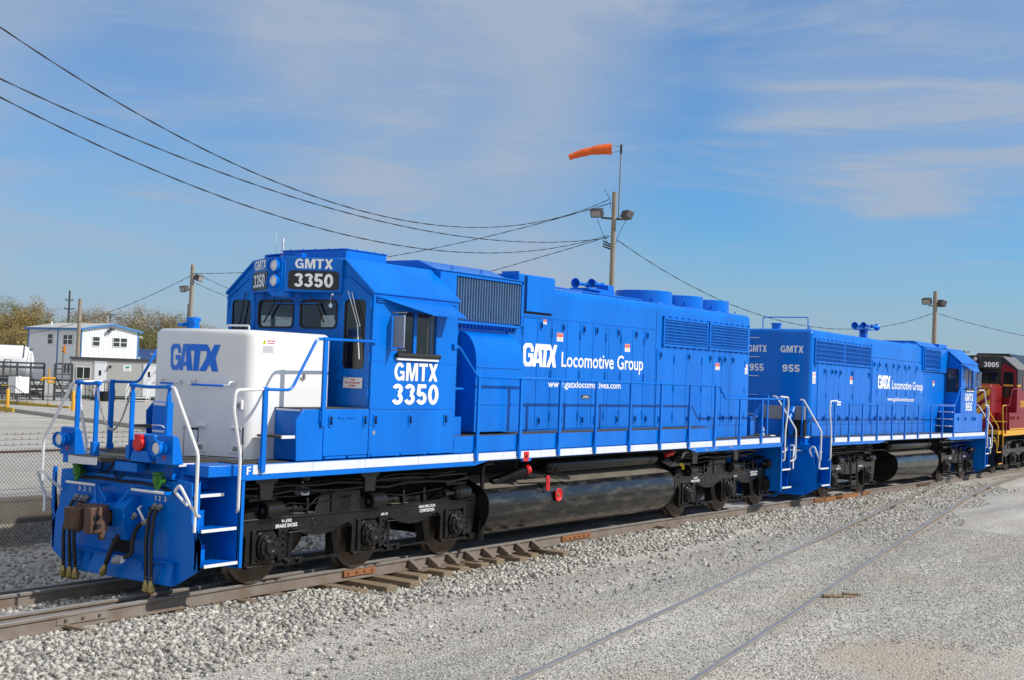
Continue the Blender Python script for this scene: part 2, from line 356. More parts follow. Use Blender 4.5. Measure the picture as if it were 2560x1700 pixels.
GL = {
 '0': (.58, [ribbon(arc(.29, .5, .195, .405, 0, 345, 23), T_, True)]),
 '3': (.56, [ribbon(arc(.27, .74, .175, .165, 165, -80), T_), ribbon(arc(.27, .295, .185, .2, 85, -165), T_)]),
 '5': (.56, [ribbon([(.52, .905), (.145, .905), (.105, .5)], T_), ribbon(arc(.275, .315, .19, .22, 150, -160), T_)]),
 '9': (.58, [ribbon(arc(.28, .685, .185, .22, 0, 345, 23), T_, True), ribbon(arc(.275, .42, .195, .325, 35, -150), T_)]),
 'G': (.74, [ribbon(arc(.36, .5, .265, .405, 38, 318, 22), T_), poly((.38, .54), (.38, .39), (.7, .39), (.7, .54)), poly((.57, .01), (.7, .01), (.7, .4), (.55, .4), (.55, .16))]),
 'M': (.84, [poly((0,0),(0,1),(.18,1),(.18,0)), poly((.66,0),(.66,1),(.84,1),(.84,0)), poly((.1,1),(.27,1),(.5,0),(.34,0)), poly((.74,1),(.57,1),(.34,0),(.5,0))]),
 'T': (.62, [poly((0,.82),(0,1),(.62,1),(.62,.82)), poly((.21,0),(.21,.84),(.41,.84),(.41,0))]),
 'X': (.68, [poly((0,1),(.22,1),(.68,0),(.45,0)), poly((.46,1),(.67,1),(.22,0),(0,0))]),
 'F': (.55, [poly((0,0),(0,1),(.2,1),(.2,0)), poly((.1,.83),(.1,1),(.55,1),(.55,.83)), poly((.1,.42),(.1,.58),(.48,.58),(.48,.42))]),
}
def bold2d(body, gap=.07):
    x = 0; out = []
    for c in body:
        wd, parts = GL[c]
        for vs, fs in parts: out.append(([(a+x, b) for a, b in vs], fs))
        x += wd+gap
    W = x-gap
    return [([(a/W, b) for a, b in vs], fs) for vs, fs in out]
def logo2d():
    g = poly((.02,.15),(0,.85),(.07,1),(.24,1),(.305,.82),(.305,.64),(.22,.64),(.22,.74),(.19,.82),(.12,.82),(.085,.72),(.085,.27),(.12,.18),(.18,.18),(.215,.27),(.215,.4),(.15,.4),(.15,.57),(.3,.57),(.285,.16),(.24,0),(.07,0))
    hole = [(.398,.34),(.462,.34),(.432,.78)]; out = [(.27,0),(.36,1),(.522,1),(.58,0),(.492,0),(.478,.17),(.388,.17),(.37,0)]
    tri = geometry.tessellate_polygon([[Vector((a,b,0)) for a, b in out], [Vector((a,b,0)) for a, b in hole]])
    A = (out+hole, [tuple(q) for q in tri])
    T = poly((.53,1),(.79,1),(.83,.75),(.69,.75),(.672,0),(.585,0),(.597,.75),(.53,.75))
    X = poly((.80,1),(.855,.72),(.905,1),(1,1),(.93,.5),(.98,0),(.885,0),(.842,.27),(.785,0),(.68,0),(.785,.5))
    return [g, A, T, X]
def letters(name, shapes, mp, m, parent, split=None):
    """shapes in the unit square -> one lettering mesh; mp(a, b, lift) -> point"""
    mb = MB()
    for i, (vs, fs) in enumerate(shapes):
        if split is not None:           # cut the faces where the surface folds
            bm = bmesh.new(); bv = [bm.verts.new((a, b, 0)) for a, b in vs]
            for f in fs: bm.faces.new([bv[k] for k in f])
            bmesh.ops.triangulate(bm, faces=bm.faces)
            bmesh.ops.bisect_plane(bm, geom=bm.verts[:]+bm.edges[:]+bm.faces[:], plane_co=(split, 0, 0), plane_no=(1, 0, 0))
            bm.verts.index_update(); vs = [(v.co.x, v.co.y) for v in bm.verts]; fs = [tuple(v.index for v in f.verts) for f in bm.faces]; bm.free()
        mb.add([mp(a, b, .003+.0004*i) for a, b in vs], fs)
    return mb.build(name, m, parent, smooth=0, recalc=False)
def onside(x0, x1, z0, z1, y, sgn=-1):   # letters on a wall facing -y (sgn -1) or +y
    if sgn < 0: return lambda a, b, l: (x0+(x1-x0)*a, y-l, z0+(z1-z0)*b)
    return lambda a, b, l: (x1-(x1-x0)*a, y+l, z0+(z1-z0)*b)
def onfront(y0, y1, z0, z1, x):          # letters on a wall facing -x, y0 (left) > y1
    return lambda a, b, l: (x-l, y0+(y1-y0)*a, z0+(z1-z0)*b)

# ------------------------------------------------------------------ locomotive builders (local frame: x along the track, z = 0 at rail top)
def sym(y): return (y, -y)
def make_bogie(P, ax, text):
    """one bogie: frame part with wheels, axle boxes, brake cylinders as sub-parts; ax = axle positions"""
    f = MB(); x0, x1 = ax[0], ax[-1]; n = len(ax)
    for sy in (-1, 1):
        top = [(x0-.62,.9),(x0-.5,.97),(x0+.38,.97),(x0+.5,.9)]; bot = []
        for i in range(n-1):
            a, b = ax[i], ax[i+1]; m_ = (a+b)/2
            top += [(m_-.12,.9),(m_,1.16),(b-.22,1.16),(b-.18,.86),(b-.02,.84)] if i == 0 and n == 3 else [(m_-.1,.9),(m_+.02,.9)]
            if n == 3 and i == 1: top += [(b-.5,.9)]
        top += [(x1-.1,.96),(x1+.5,.96),(x1+.6,.88)]
        pts = [(x1+.55,.58),(x1+.44,.27),(x1+.3,.27)]
        for i in range(n-1, -1, -1):
            a = ax[i]
            pts += [(a+.26,.34),(a+.24,.72),(a-.24,.72),(a-.26,.34),(a-.3,.27),(a-.37,.27),(a-.36,.64),(a-.44,.71)]
            if i > 0: pts += [(a-.6,.67),(a-.75,.61),(a-.95,.585),(ax[i-1]+.95,.585),(ax[i-1]+.75,.61),(ax[i-1]+.6,.67),(ax[i-1]+.44,.71),(ax[i-1]+.36,.64),(ax[i-1]+.37,.27),(ax[i-1]+.3,.27)]
        outl = top+pts+[(x0-.55,.6)]
        f.prism(outl, 'y', sy*.94, sy*1.05)
        # flange rib, pads, spring seats, lower tie bars, brake rigging
        f.box(x0-.45, x1+.45, min(sy*1.0,sy*1.075), max(sy*1.0,sy*1.075), .855, .885)
        for a in ax:
            f.box(a-.33, a+.33, min(sy*.98,sy*1.06), max(sy*.98,sy*1.06), .235, .275)
            f.box(a+.3, a+.72, min(sy*.98,sy*1.05), max(sy*.98,sy*1.05), .22, .32)
            f.cyl((a+.4, sy*1.04, .27), (a+.4, sy*1.1, .27), .035, 8); f.cyl((a+.62, sy*1.04, .27), (a+.62, sy*1.1, .27), .035, 8)
            f.box(a-.27, a-.2, min(sy*.98,sy*1.08), max(sy*.98,sy*1.08), .3, .74); f.box(a+.2, a+.27, min(sy*.98,sy*1.08), max(sy*.98,sy*1.08), .3, .74)
            f.box(a-.62, a-.5, min(sy*.78,sy*.9), max(sy*.78,sy*.9), .2, .8); f.box(a+.52, a+.62, min(sy*.7,sy*.84), max(sy*.7,sy*.84), .25, .75)
            for k in range(4): f.cyl((a+.33, sy*1.04, .42+k*.085), (a+.33, sy*1.085, .42+k*.085), .016, 6)
        for i in range(n-1):
            a, b_ = ax[i], ax[i+1]
            f.lathe([(0,.05),(.006,.05),(.006,.036),(0,.036)], ((a+b_)/2-.13, sy*1.05, .78), (0,sy,0), 16, cap=False)
            f.box(a+.42, b_-.42, min(sy*1.04,sy*1.06), max(sy*1.04,sy*1.06), .655, .665); f.box((a+b_)/2-.3, (a+b_)/2-.26, min(sy*1.0,sy*1.07), max(sy*1.0,sy*1.07), .88, 1.1); f.box((a+b_)/2+.2, (a+b_)/2+.24, min(sy*1.0,sy*1.07), max(sy*1.0,sy*1.07), .88, 1.12)
            f.tube([(a+.5,sy*.99,.3),(a+.8,sy*1.0,.26),(b_-.5,sy*.99,.26)], .02, 6); f.bar((b_-.62,sy*.9,.75),(b_-.56,sy*.95,.28),.05,.09); f.bar((a+.62,sy*.9,.75),(a+.56,sy*.95,.28),.05,.09)
            f.tube([(a+.1,sy*1.06,.98),(a+.4,sy*1.08,1.06),(a+.75,sy*1.07,1.02),(b_-.4,sy*1.08,1.08)], .01, 5)
        f.tube([(x0-.5, sy*1.02, 1.17), (x0+.5, sy*1.05, 1.14), (x0+1.3, sy*1.04, 1.19), (x1-.6, sy*1.05, 1.19), (x1+.3, sy*1.03, 1.13)], .014, 6)
        f.tube([(x0+.3, sy*1.05, 1.0), (x0+.7, sy*1.07, .95), (x0+1.0, sy*1.05, 1.12), (x0+1.4, sy*1.05, 1.16)], .012, 6)
        f.box(x0-.3, x0+.2, min(sy*.8,sy*1.02), max(sy*.8,sy*1.02), 1.1, 1.15); f.box(x1-.2, x1+.3, min(sy*.8,sy*1.02), max(sy*.8,sy*1.02), 1.1, 1.15)
    for a in ax[:-1]:
        f.box(a+.55, a+1.5, -.93, .93, .72, .98)
    f.box(x0-.5, x1+.5, -.5, .5, .55, 1.0)
    bog = f.build('bogie', BLACK, P, bevel=.012)
    # dust that lies on the top of the frame
    d = MB()
    for sy in (-1, 1):
        for i in range(n-1): d.box(ax[i]+.52, (ax[i]+ax[i+1])/2-.14, min(sy*.95,sy*1.045), max(sy*.95,sy*1.045), .9, .906)
    d.build('dust_layer', DUST, bog)
    hl_ = MB()
    for i in range(n-1):
        for c_ in (ax[i]+.64, ax[i+1]-.91):
            for sy in (-1, 1): hl_.lathe([(0,.04),(.003,.04)], (c_, sy*1.05, .755), (0,sy,0), 14)
    hl_.build('casting_holes', VOID, bog)
    w_ = MB(); w_.lathe([(0,.1),(0,.42),(.012,.44),(.02,.47),(.02,.508),(.1,.505),(.115,.515),(.13,.54),(.15,.535),(.155,.47),(.14,.42),(.14,.1)], (0,0,0), (0,1,0), 40)
    w_.lathe([(-.02,.0),(-.02,.16),(.0,.17),(.02,.43)], (0,0,0), (0,1,0), 24, 1)
    first = None
    for a in ax:
        for sy in (-1, 1):
            if first is None: first = w_.build('wheel', [STEEL, BLACK], bog, loc=(a, -.845, .508)); o = first
            else: o = dup(first, bog, (a, sy*.845, .508))
            o.rotation_euler = (0, random.uniform(0, 6), 0 if sy < 0 else PI)
    bx = MB(); bx.prism([(-.2,-.13),(-.2,.13),(-.13,.2),(.13,.2),(.2,.13),(.2,-.13),(.13,-.2),(-.13,-.2)], 'y', -.04, .12); bx.lathe([(0,.19),(.03,.19),(.035,.165),(.07,.165),(.075,.1),(.105,.1),(.11,.06),(.10,.045)], (0,-.05,0), (0,-1,0), 24)
    for k in range(8):
        an = k*PI/4; bx.cyl((.14*math.cos(an), -.12, .14*math.sin(an)), (.14*math.cos(an), -.14, .14*math.sin(an)), .018, 6)
    for k in range(6):
        an = k*PI/3; bx.cyl((.178*math.cos(an), -.06, .178*math.sin(an)), (.178*math.cos(an), -.095, .178*math.sin(an)), .015, 6)
    first = None
    for a in ax:
        for sy in (-1, 1):
            if first is None: first = bx.build('axle_box', BLACK, bog, bevel=.006, loc=(a, -1.02, .508))
            else: dup(first, bog, (a, sy*1.02, .508), (0, 0, 0 if sy < 0 else PI))
    cy = MB(); cy.lathe([(0,.0),(0,.095),(.02,.112),(.3,.112),(.31,.1),(.36,.07),(.37,.035),(.52,.03),(.53,.045),(.6,.045)], (0,0,0), (1,0,0), 20); cy.bar((.36,0,.0),(.62,0,.0),.05,.03); cy.box(-.06,0,-.03,.03,-.03,.03)
    pos = [ax[0]-.12, ax[1]-.08] if n == 3 else [ax[0]+.1]
    first = None
    for sy in (-1, 1):
        for a in pos:
            if first is None: first = cy.build('brake_cylinder', BLACK, bog, loc=(a, -1.1, .99))
            else: dup(first, bog, (a, sy*1.1, .99))
        dup(first, bog, (ax[-1]+.24, sy*1.1, .99), (0, 0, PI))
    if text:
        for (body, xa, xb, za, zb) in text:
            letters('stencil_lettering', font2d(body, .02), onside(ax[0]+xa, ax[0]+xb, za, zb, -1.052), LETTER, bog)
    return bog
def make_coupler(P, x, d):
    c = MB(); X = lambda v: x+d*v*.86; e = -d*.9
    def bx(a, b, y0, y1, z0, z1): c.box(min(X(a),X(b)), max(X(a),X(b)), min(y0*e,y1*e), max(y0*e,y1*e), z0, z1)
    bx(.42, 0, -.09, .09, .86, 1.0)
    c.prism([(X(.36), -.15*e), (X(.62), -.31*e), (X(.82), -.33*e), (X(.82), -.17*e), (X(.6), -.08*e), (X(.57), .08*e), (X(.62), .2*e), (X(.5), .24*e), (X(.36), .13*e)], 'z', .77, 1.09)
    c.prism([(X(.6), .06*e), (X(.66), .02*e), (X(.74), .02*e), (X(.80), .1*e), (X(.83), .24*e), (X(.76), .29*e), (X(.6), .26*e), (X(.54), .2*e)], 'z', .79, 1.06)
    c.cyl((X(.6), .2*e, .74), (X(.6), .2*e, 1.11), .035, 10); bx(.5, .6, -.27, -.2, .68, .8)
    o = c.build('coupler', RUST, P, bevel=.02)
    h = MB()
    for z in (.86, .97): h.prism(rrect(min(X(.66),X(.78)), max(X(.66),X(.78)), z-.03, z+.03, .025), 'y', -.329*e, -.337*e)
    h.build('casting_hole', VOID, o); return o
def make_hose(P, pts, r=.025, brass=True):
    m = MB(); F = fillet(pts, .12, 5); m.tube(F, r, 8)
    o = m.build('air_hose', RUBBER, P)
    e = MB(); a, b = Vector(F[-2]), Vector(F[-1]); t = (b-a).normalized()
    e.lathe([(-.05,.024),(-.02,.024),(0,.022),(.03,.03),(.07,.045),(.13,.05),(.16,.03)], b, t, 10); e.obox(b+t*.1, t*.04, t.orthogonal().normalized()*.05, t.cross(t.orthogonal()).normalized()*.02)
    e.build('hose_coupling', BRASS if brass else GREY, o, bevel=.004); e = MB()
    e.lathe([(-.02,r+.007),(.03,r+.007)], Vector(F[0]), Vector(F[1])-Vector(F[0]), 8); e.lathe([(.045,r+.005),(.06,r+.005)], Vector(F[0]), Vector(F[1])-Vector(F[0]), 8)
    e.build('hose_clamp', GREY, o); return o
def make_pilot(P, x, d, paint, full=True, trim=LETTER):
    """end sheet with coupler, hoses, lever bars; d = -1 faces -x, +1 faces +x"""
    m = MB(); X = lambda v: x+d*v
    half = [(0,.16),(1.02,.16),(1.22,.27),(1.38,.36),(1.4,.72),(1.27,.96),(1.25,1.43),(1.05,1.45)]
    ol = half+[(-a, b) for a, b in reversed(half[1:])]
    m.prism(ol, 'x', X(0), X(-.025))
    m.prism([(-.98,1.43),(.98,1.43),(.95,1.63),(-.95,1.63)], 'x', X(-.10), X(-.13)); m.box(min(X(0),X(-.12)), max(X(0),X(-.12)), -1.0, 1.0, 1.42, 1.445)
    m.prism([(X(0),.44),(X(.05),.44),(X(.09),.2),(X(.09),.165),(X(0),.165)], 'y', -1.03, 1.03)
    m.box(min(X(0),X(.1)), max(X(0),X(.1)), -1.05, 1.05, .44, .452)
    for y in (-.85,-.68,-.5,.5,.68,.85): m.box(min(X(.04),X(.1)), max(X(.04),X(.1)), y-.045, y+.045, .39, .405); m.box(min(X(.05),X(.09)), max(X(.05),X(.09)), y-.01, y+.01, .3, .4)
    # draft gear pocket
    m.prism([(X(0),1.2),(X(.12),1.2),(X(.26),1.06),(X(.26),.8),(X(.18),.66),(X(0),.66)], 'y', -.34, -.13); m.prism([(X(0),1.2),(X(.12),1.2),(X(.26),1.06),(X(.26),.8),(X(.18),.66),(X(0),.66)], 'y', .13, .34)
    m.box(min(X(0),X(.26)), max(X(0),X(.26)), -.13, .13, 1.02, 1.1); m.box(min(X(0),X(.2)), max(X(0),X(.2)), -.13, .13, .66, .82)
    o = m.build('pilot_plate', paint, P, bevel=.012)
    make_coupler(P, x, d)
    v = MB(); v.box(min(X(-.01),X(.004)), max(X(-.01),X(.004)), -.17, .17, .46, .63); v.build('opening', VOID, o)
    v = MB(); v.cyl((X(-.01), -.52, 1.06), (X(.005), -.52, 1.06), .03, 12); v.build('pipe_hole', VOID, o)
    # uncoupling lever
    l = MB(); l.tube(fillet([(X(.15),-.3,1.28),(X(.2),-.2,1.1),(X(.26),.0,1.03),(X(.26),.2,1.08),(X(.15),.34,1.3)], .08), .017, 8)
    l.build('uncoupling_lever', paint, P); l = MB()
    l.tube(fillet([(X(.15),.3,1.3),(X(.24),.12,1.22),(X(.26),.0,1.12),(X(.24),.1,1.05)], .05), .014, 8); l.build('lever_handle', paint, P); l = MB()
    for y in (-.97,-.33,.33,.95): l.box(min(X(0),X(.17)), max(X(0),X(.17)), y-.012, y+.012, 1.27, 1.31)
    l.build('lever_brackets', paint, P)
    l = MB(); l.cyl((X(.15),-.96,1.29), (X(.15),-.33,1.29), .018, 8); l.build('lever_bar', trim, P)
    l = MB(); l.cyl((X(.15),.33,1.29), (X(.15),.94,1.29), .018, 8); l.build('lever_bar', trim, P)
    for s in (-1, 1):
        g = MB(); g.tube(fillet([(X(.02), s*1.2, 1.16), (X(.24), s*1.22, 1.34), (X(.26), s*1.32, 1.42), (X(.28), s*1.38, 1.4), (X(.16), s*1.42, 1.18), (X(.1), s*1.44, 1.1), (X(.1), s*1.44, .86)], .04), .019, 8)
        g.build('grab_loop', trim, P)
    # cables and plugs
    c = MB(); c.tube([(X(.03),-1.05,1.27),(X(.03),-.8,1.33),(X(.03),-.4,1.37),(X(.03),0,1.36),(X(.03),.4,1.37),(X(.03),.85,1.35)], .02, 6)
    c.tube(fillet([(X(-.04),.45,1.58),(X(.03),.42,1.44),(X(.03),.3,1.44),(X(-.04),.25,1.58)], .08), .01, 6); c.tube(fillet([(X(-.04),.2,1.56),(X(.03),.15,1.4),(X(.03),.02,1.4),(X(-.04),-.02,1.56)], .08), .01, 6)
    c.build('cable', RUBBER, P)
    # air hoses
    if full:
        for i, y in enumerate((.66,.75,.86)): make_hose(P, [(X(.04),y,1.1),(X(.12),y+.01,1.0),(X(.2),y+.03,.7),(X(.17),y+.0+.02*i,.22)])
        for i, y in enumerate((-.66,-.75)): make_hose(P, [(X(.04),y,1.11),(X(.13),y,1.02),(X(.18),y-.02,.7),(X(.18),y-.05,.22)])
        make_hose(P, [(X(.08),-.34,.97),(X(.17),-.28,.88),(X(.22),-.1,.55),(X(.22),.0,.34)], .033)
        h = make_hose(P, [(X(.13),-.62,.92),(X(.16),-.5,.86),(X(.17),-.42,.7),(X(.17),-.42,.5),(X(.22),-.34,.46)], .028, False)
        hb = MB(); hb.prism(rrect(-.34,-.2,.38,.47,.03), 'x', X(.2), X(.26)); hb.build('hose_plate', LETTER, P, bevel=.008)
        hv = MB(); hv.tube([(X(.06),-.42,1.08),(X(.12),-.44,1.06),(X(.1),-.5,.96),(X(.08),-.53,.88)], .016, 8); hv.build('valve_handle', LETTER, P)
    else:
        for y in (.7,-.7): make_hose(P, [(X(.04),y,1.1),(X(.14),y,.95),(X(.2),y*.97,.55),(X(.6),y*.9,.42)])
        make_hose(P, [(X(.08),-.34,.97),(X(.2),-.28,.7),(X(.6),-.15,.4)], .026)
    return o
def make_steps(P, x, d, paint, rails=True, railmat=WHITE):
    """two corner stairwells of one end; x = pilot plane, d as in make_pilot"""
    for s in (-1, 1):
        m = MB(); X = lambda v: x+d*v
        def bx(a, b, y0, y1, z0, z1): m.box(min(X(a),X(b)), max(X(a),X(b)), min(y0*s,y1*s), max(y0*s,y1*s), z0, z1)
        bx(-.6, -.63, .78, 1.46, .36, 1.5); bx(-.6, -.68, 1.43, 1.46, .36, 1.46)          # rear panel and its outer flange
        bx(0, -.6, .88, .9, 1.3, 1.64); 
        m.prism([(X(0),.38),(X(-.06),.38),(X(-.06),.7),(X(.02),.9),(X(.02),1.42),(X(0),1.45)], 'y', s*1.34, s*1.4)
        z = [.45,.87,1.28]; yy = [(1.46,1.14),(1.42,1.1),(1.28,.98)]; xx = [(-.03,-.6),(0,-.6),(0,-.5)]
        for k in range(3):
            bx(xx[k][0]-.01, xx[k][1], yy[k][0]-.01, yy[k][1], z[k]-.03, z[k]-.004)
            bx(-.05, -.36, yy[k][1]-.02, yy[k][1], z[k], z[k]+.2)
        bx(0, -.32, 1.0, .88, 1.6, 1.63)
        o = m.build('step_well', paint, P, bevel=.006)
        t = MB(); nn = MB()
        for k in range(3):
            a, b = sorted((X(xx[k][0]-.02), X(xx[k][1]+.01))); y0, y1 = sorted((yy[k][0]*s, yy[k][1]*s)); 
            ns = 5
            for q in range(ns):
                ya = y0+(y1-y0)*q/ns
                for e in range(10): t.box(a+(b-a)*e/10, a+(b-a)*(e+.72)/10, ya+.006, ya+(y1-y0)/ns-.006, z[k]-.003, z[k]+.006)
            nn.box(a, b, min(yy[k][0]*s, (yy[k][0]+.012)*s), max(yy[k][0]*s, (yy[k][0]+.012)*s), z[k]-.03, z[k]+.008)
        a, b = sorted((X(0), X(-.32))); nn.box(a, b, min(1.0*s,1.012*s), max(1.0*s,1.012*s), 1.61, 1.65)
        t.build('step_tread', paint, o, smooth=0); nn.build('step_nosing', railmat, o, smooth=0)
        if rails:
            g = MB(); g.tube(fillet([(X(.08), s*.88, 2.575), (X(.09), s*.97, 2.575), (X(.13), s*1.48, 1.8), (X(.13), s*1.48, 1.08), (X(0), s*1.4, 1.04)], .07, 5), .021, 10)
            g.build('grab_rail', railmat, P)
            g = MB(); g.tube(fillet([(X(-.92), s*1.485, 2.585), (X(-.43), s*1.485, 2.57), (X(-.41), s*1.485, 2.33), (X(-.55), s*1.485, 1.76), (X(-.55), s*1.485, 1.1), (X(-.6), s*1.42, 1.06)], .07, 5), .021, 10)
            g.build('grab_rail', railmat, P)
def make_latch():
    m = MB(); m.prism(rrect(-.045,.045,-.085,.085,.02,2), 'y', 0, -.012)
    l = m
    l.prism(rrect(-.022,.022,-.05,.06,.012,2), 'y', -.012, -.02, 1); l.box(-.012, .012, -.045, -.02, -.02, .03, 0)
    return l
def place_latch(proto, P, x, y, z, d=-1):
    return dup(proto, P, (x, y, z), (0, 0, 0 if d < 0 else PI))
def grille(P, x0, x1, z0, z1, y, s, nv, nh, name='radiator_grille', fm=None):
    fm = fm or BLUE
    b = MB(); b.box(x0, x1, min(y*s,(y+.004)*s), max(y*s,(y+.004)*s), z0, z1)
    o = b.build(name, BLUED, P, smooth=0)
    g = MB(); yo = y+.03
    fr = .03
    def bx(a, b_, c, d, t0=yo-.012, t1=yo): g.box(a, b_, min(t0*s,t1*s), max(t0*s,t1*s), c, d)
    bx(x0-.01, x1+.01, z0-.01, z0+fr, y, yo+.004); bx(x0-.01, x1+.01, z1-fr, z1+.01, y, yo+.004); bx(x0-.01, x0+fr, z0, z1, y, yo+.003); bx(x1-fr, x1+.01, z0, z1, y, yo+.003)
    for k in range(1, nv): xx = x0+(x1-x0)*k/nv; bx(xx-.006, xx+.006, z0, z1)
    for k in range(1, nh): zz = z0+(z1-z0)*k/nh; bx(x0, x1, zz-.007, zz+.007, yo-.006, yo+.004)
    k = x0
    while k < x1+.01:
        for zz in (z0-.02, z1+.02): g.box(k-.012, k+.012, min(y*s,(yo+.012)*s), max(y*s,(yo+.012)*s), zz-.02, zz+.02)
        k += (x1-x0)/7
    g.build('grille_bars', fm, o, smooth=0); return o
def sticker(P, x0, x1, z0, z1, y, kind, s=-1, name='warning_label'):
    b = MB(); y2 = y-.003 if s < 0 else y+.003
    b.box(x0, x1, min(y,y2), max(y,y2), z0, z1)
    o = b.build(name, LETTER if kind != 'black' else CBLACK, P, smooth=0)
    t = MB(); h = z1-z0; ww = x1-x0; ya, yb = sorted((y2, y2-.0015 if s < 0 else y2+.0015))
    if kind == 'orange':
        t.box(x0+.02*ww, x1-.02*ww, ya, yb, z0+.52*h, z1-.03*h); o2 = t.build('label_band', ORG, o, smooth=0); t = MB()
        for k in range(4): t.box(x0+.12*ww, x1-(.12+.1*(k % 2))*ww, ya, yb, z0+h*(.1+.1*k), z0+h*(.135+.1*k))
        t.box(x0+.2*ww, x1-.2*ww, ya-.001, yb, z0+.78*h, z0+.84*h); t.box(x0+.1*ww, x1-.1*ww, ya-.001, yb, z0+.64*h, z0+.69*h)
        t.build('label_print', GREY, o, smooth=0)
    elif kind == 'caution':
        t.prism([(x0+.06*ww,z0+.62*h),(x0+.34*ww,z0+.62*h),(x0+.2*ww,z0+.95*h)], 'y', ya, yb); t.build('warning_triangle', YEL, o, smooth=0); t = MB()
        t.box(x0+.19*ww, x0+.215*ww, ya-.001, yb, z0+.7*h, z0+.85*h)
        for k in range(7): t.box(x0+.1*ww, x1-(.1+.06*(k % 3))*ww, ya, yb, z0+h*(.08+.065*k), z0+h*(.1+.065*k))
        t.build('label_print', BLACK, o, smooth=0)
        if ww > .2:
            letters('label_heading', font2d('"SELF START"', .03), onside(x0+.38*ww, x1-.03*ww, z0+.8*h, z0+.9*h, y2), RED, o); letters('label_heading', font2d('EQUIPPED', .03), onside(x0+.44*ww, x1-.1*ww, z0+.64*h, z0+.73*h, y2), RED, o)
        else: t = MB(); t.box(x0+.4*ww, x1-.06*ww, ya, yb, z0+.7*h, z0+.86*h); t.build('label_heading', RED, o, smooth=0)
    elif kind == 'black':
        letters('label_print', font2d('DANGER', .03), onside(x0+.2*ww, x1-.2*ww, z0+.55*h, z0+.82*h, y2), LETTER, o); letters('label_print', font2d('HIGH VOLTAGE', .03), onside(x0+.1*ww, x1-.1*ww, z0+.18*h, z0+.42*h, y2), LETTER, o)
    return o
def window(P, mp, a0, a1, b0, b1, r, t, name='window', fm=None, gasket=.02, bars=()):
    """frame ring + pane; mp(a, b, depth)"""
    m = MB(); m.panel(rrect(a0-gasket, a1+gasket, b0-gasket, b1+gasket, r+gasket*.6), [rrect(a0+.008, a1-.008, b0+.008, b1-.008, max(.01, r-.008))], mp, t)
    for (p0, p1) in bars: m.panel([(p0,b0),(p1,b0),(p1,b1),(p0,b1)], [], mp, t)
    o = m.build(name, fm or RUBBER, P, smooth=50)
    g = MB(); pr = rrect(a0-.005, a1+.005, b0-.005, b1+.005, r); g.add([mp(a, b, t*.5) for a, b in pr], [tuple(range(len(pr)))])
    g.build('pane', GLASS, o, smooth=0); return o
def wiper(P, pts, m=None):
    b = MB(); b.tube(pts[:2], .009, 6); b.bar(pts[1], pts[2], .014, .022); b.build('wiper', m or BLACK, P)
def rounded_body(plan, z0, z1, r, n=5):
    """closed plan outline raised to z1 with its top edge rounded by r"""
    P = [Vector((a, b)) for a, b in plan]; k = len(P); nor = []
    ar = sum(P[i].x*P[(i+1) % k].y-P[(i+1) % k].x*P[i].y for i in range(k)); sg = 1 if ar > 0 else -1
    for i in range(k):
        a = (P[i]-P[i-1]).normalized(); b = (P[(i+1) % k]-P[i]).normalized(); na = Vector((a.y,-a.x))*sg; nb = Vector((b.y,-b.x))*sg; nn = (na+nb).normalized(); nor.append(nn/max(.5, nn.dot(na)))
    m = MB(); vs = []; fs = []; rows = [(z0, 0)]+[(z1-r+r*math.sin(PI/2*j/n), r-r*math.cos(PI/2*j/n)) for j in range(n+1)]
    for z, ins in rows: vs += [(p.x-q.x*ins, p.y-q.y*ins, z) for p, q in zip(P, nor)]
    for j in range(len(rows)-1):
        for i in range(k): fs.append((j*k+i, j*k+(i+1) % k, (j+1)*k+(i+1) % k, (j+1)*k+i))
    fs += [tuple(range(k-1, -1, -1)), tuple(range((len(rows)-1)*k, len(rows)*k))]
    m.add(vs, fs); return m
def vplan(xf, xr, ridge, hw, r, rr):
    """plan with a V front (ridge at y = 0) and rounded corners; xf front corner x, xr rear x"""
    pts = [(ridge, 0), (xf, hw), (xr, hw), (xr, -hw), (xf, -hw)]
    out = []; k = len(pts)
    for i, p in enumerate(pts):
        rad = [0, r, rr, rr, r][i]
        if rad == 0: out.append(p); continue
        b = Vector(p); u = (Vector(pts[i-1])-b).normalized(); v = (Vector(pts[(i+1) % k])-b).normalized(); s0 = b+u*rad; s1 = b+v*rad
        for j in range(6):
            t = j/5; q = s0*(1-t)**2+b*2*t*(1-t)+s1*t*t; out.append((q.x, q.y))
    return out
def horn(P, x, y, z, d, bells, name='horn', m=None):
    h = MB()
    for (dx, dy, dz, r, l, dd) in bells:
        X = x+dx*d; h.lathe([(.16,r*.12),(.06,r*.5),(.015,r*.85),(0,r*.98),(.006,r),(.02,r*.98),(.06,r*.64),(.12,r*.4),(l,r*.26),(l+.02,r*.5),(l+.08,r*.5),(l+.1,r*.2)], (X, y+dy, z+dz), (d*dd, 0, 0), 16)
        h.lathe([(.10,r*.26),(.101,r*.2)], (X, y+dy, z+dz), (d*dd, 0, 0), 16, 1)
    h.box(x-.05, x+.5, y-.22, y+.22, z-.13, z-.09); h.box(x+.15, x+.25, y-.05, y+.05, z-.3, z-.09)
    return h.build(name, [m or BLUE, BLUED], P)
def posts(P, lst, y, z0, paint, w=.066):
    for (x, zt) in lst:
        m = MB(); m.prism([(x-w/2,z0),(x-w/2+.01,z0-.03),(x+w/2-.01,z0-.03),(x+w/2,z0),(x+w/2,zt-.14),(x+.035,zt-.06),(x+.035,zt+.005),(x-.035,zt+.005),(x-.035,zt-.06),(x-w/2,zt-.14)], 'y', y-.018, y+.018)
        m.cyl((x-.045, y, zt), (x+.045, y, zt), .028, 10)
        m.box(x-w/2-.02, x+w/2+.02, min(y, y*.985), max(y, y*.985), z0+.02, z0+.17)
        m.build('handrail_post', paint, P, bevel=.004)
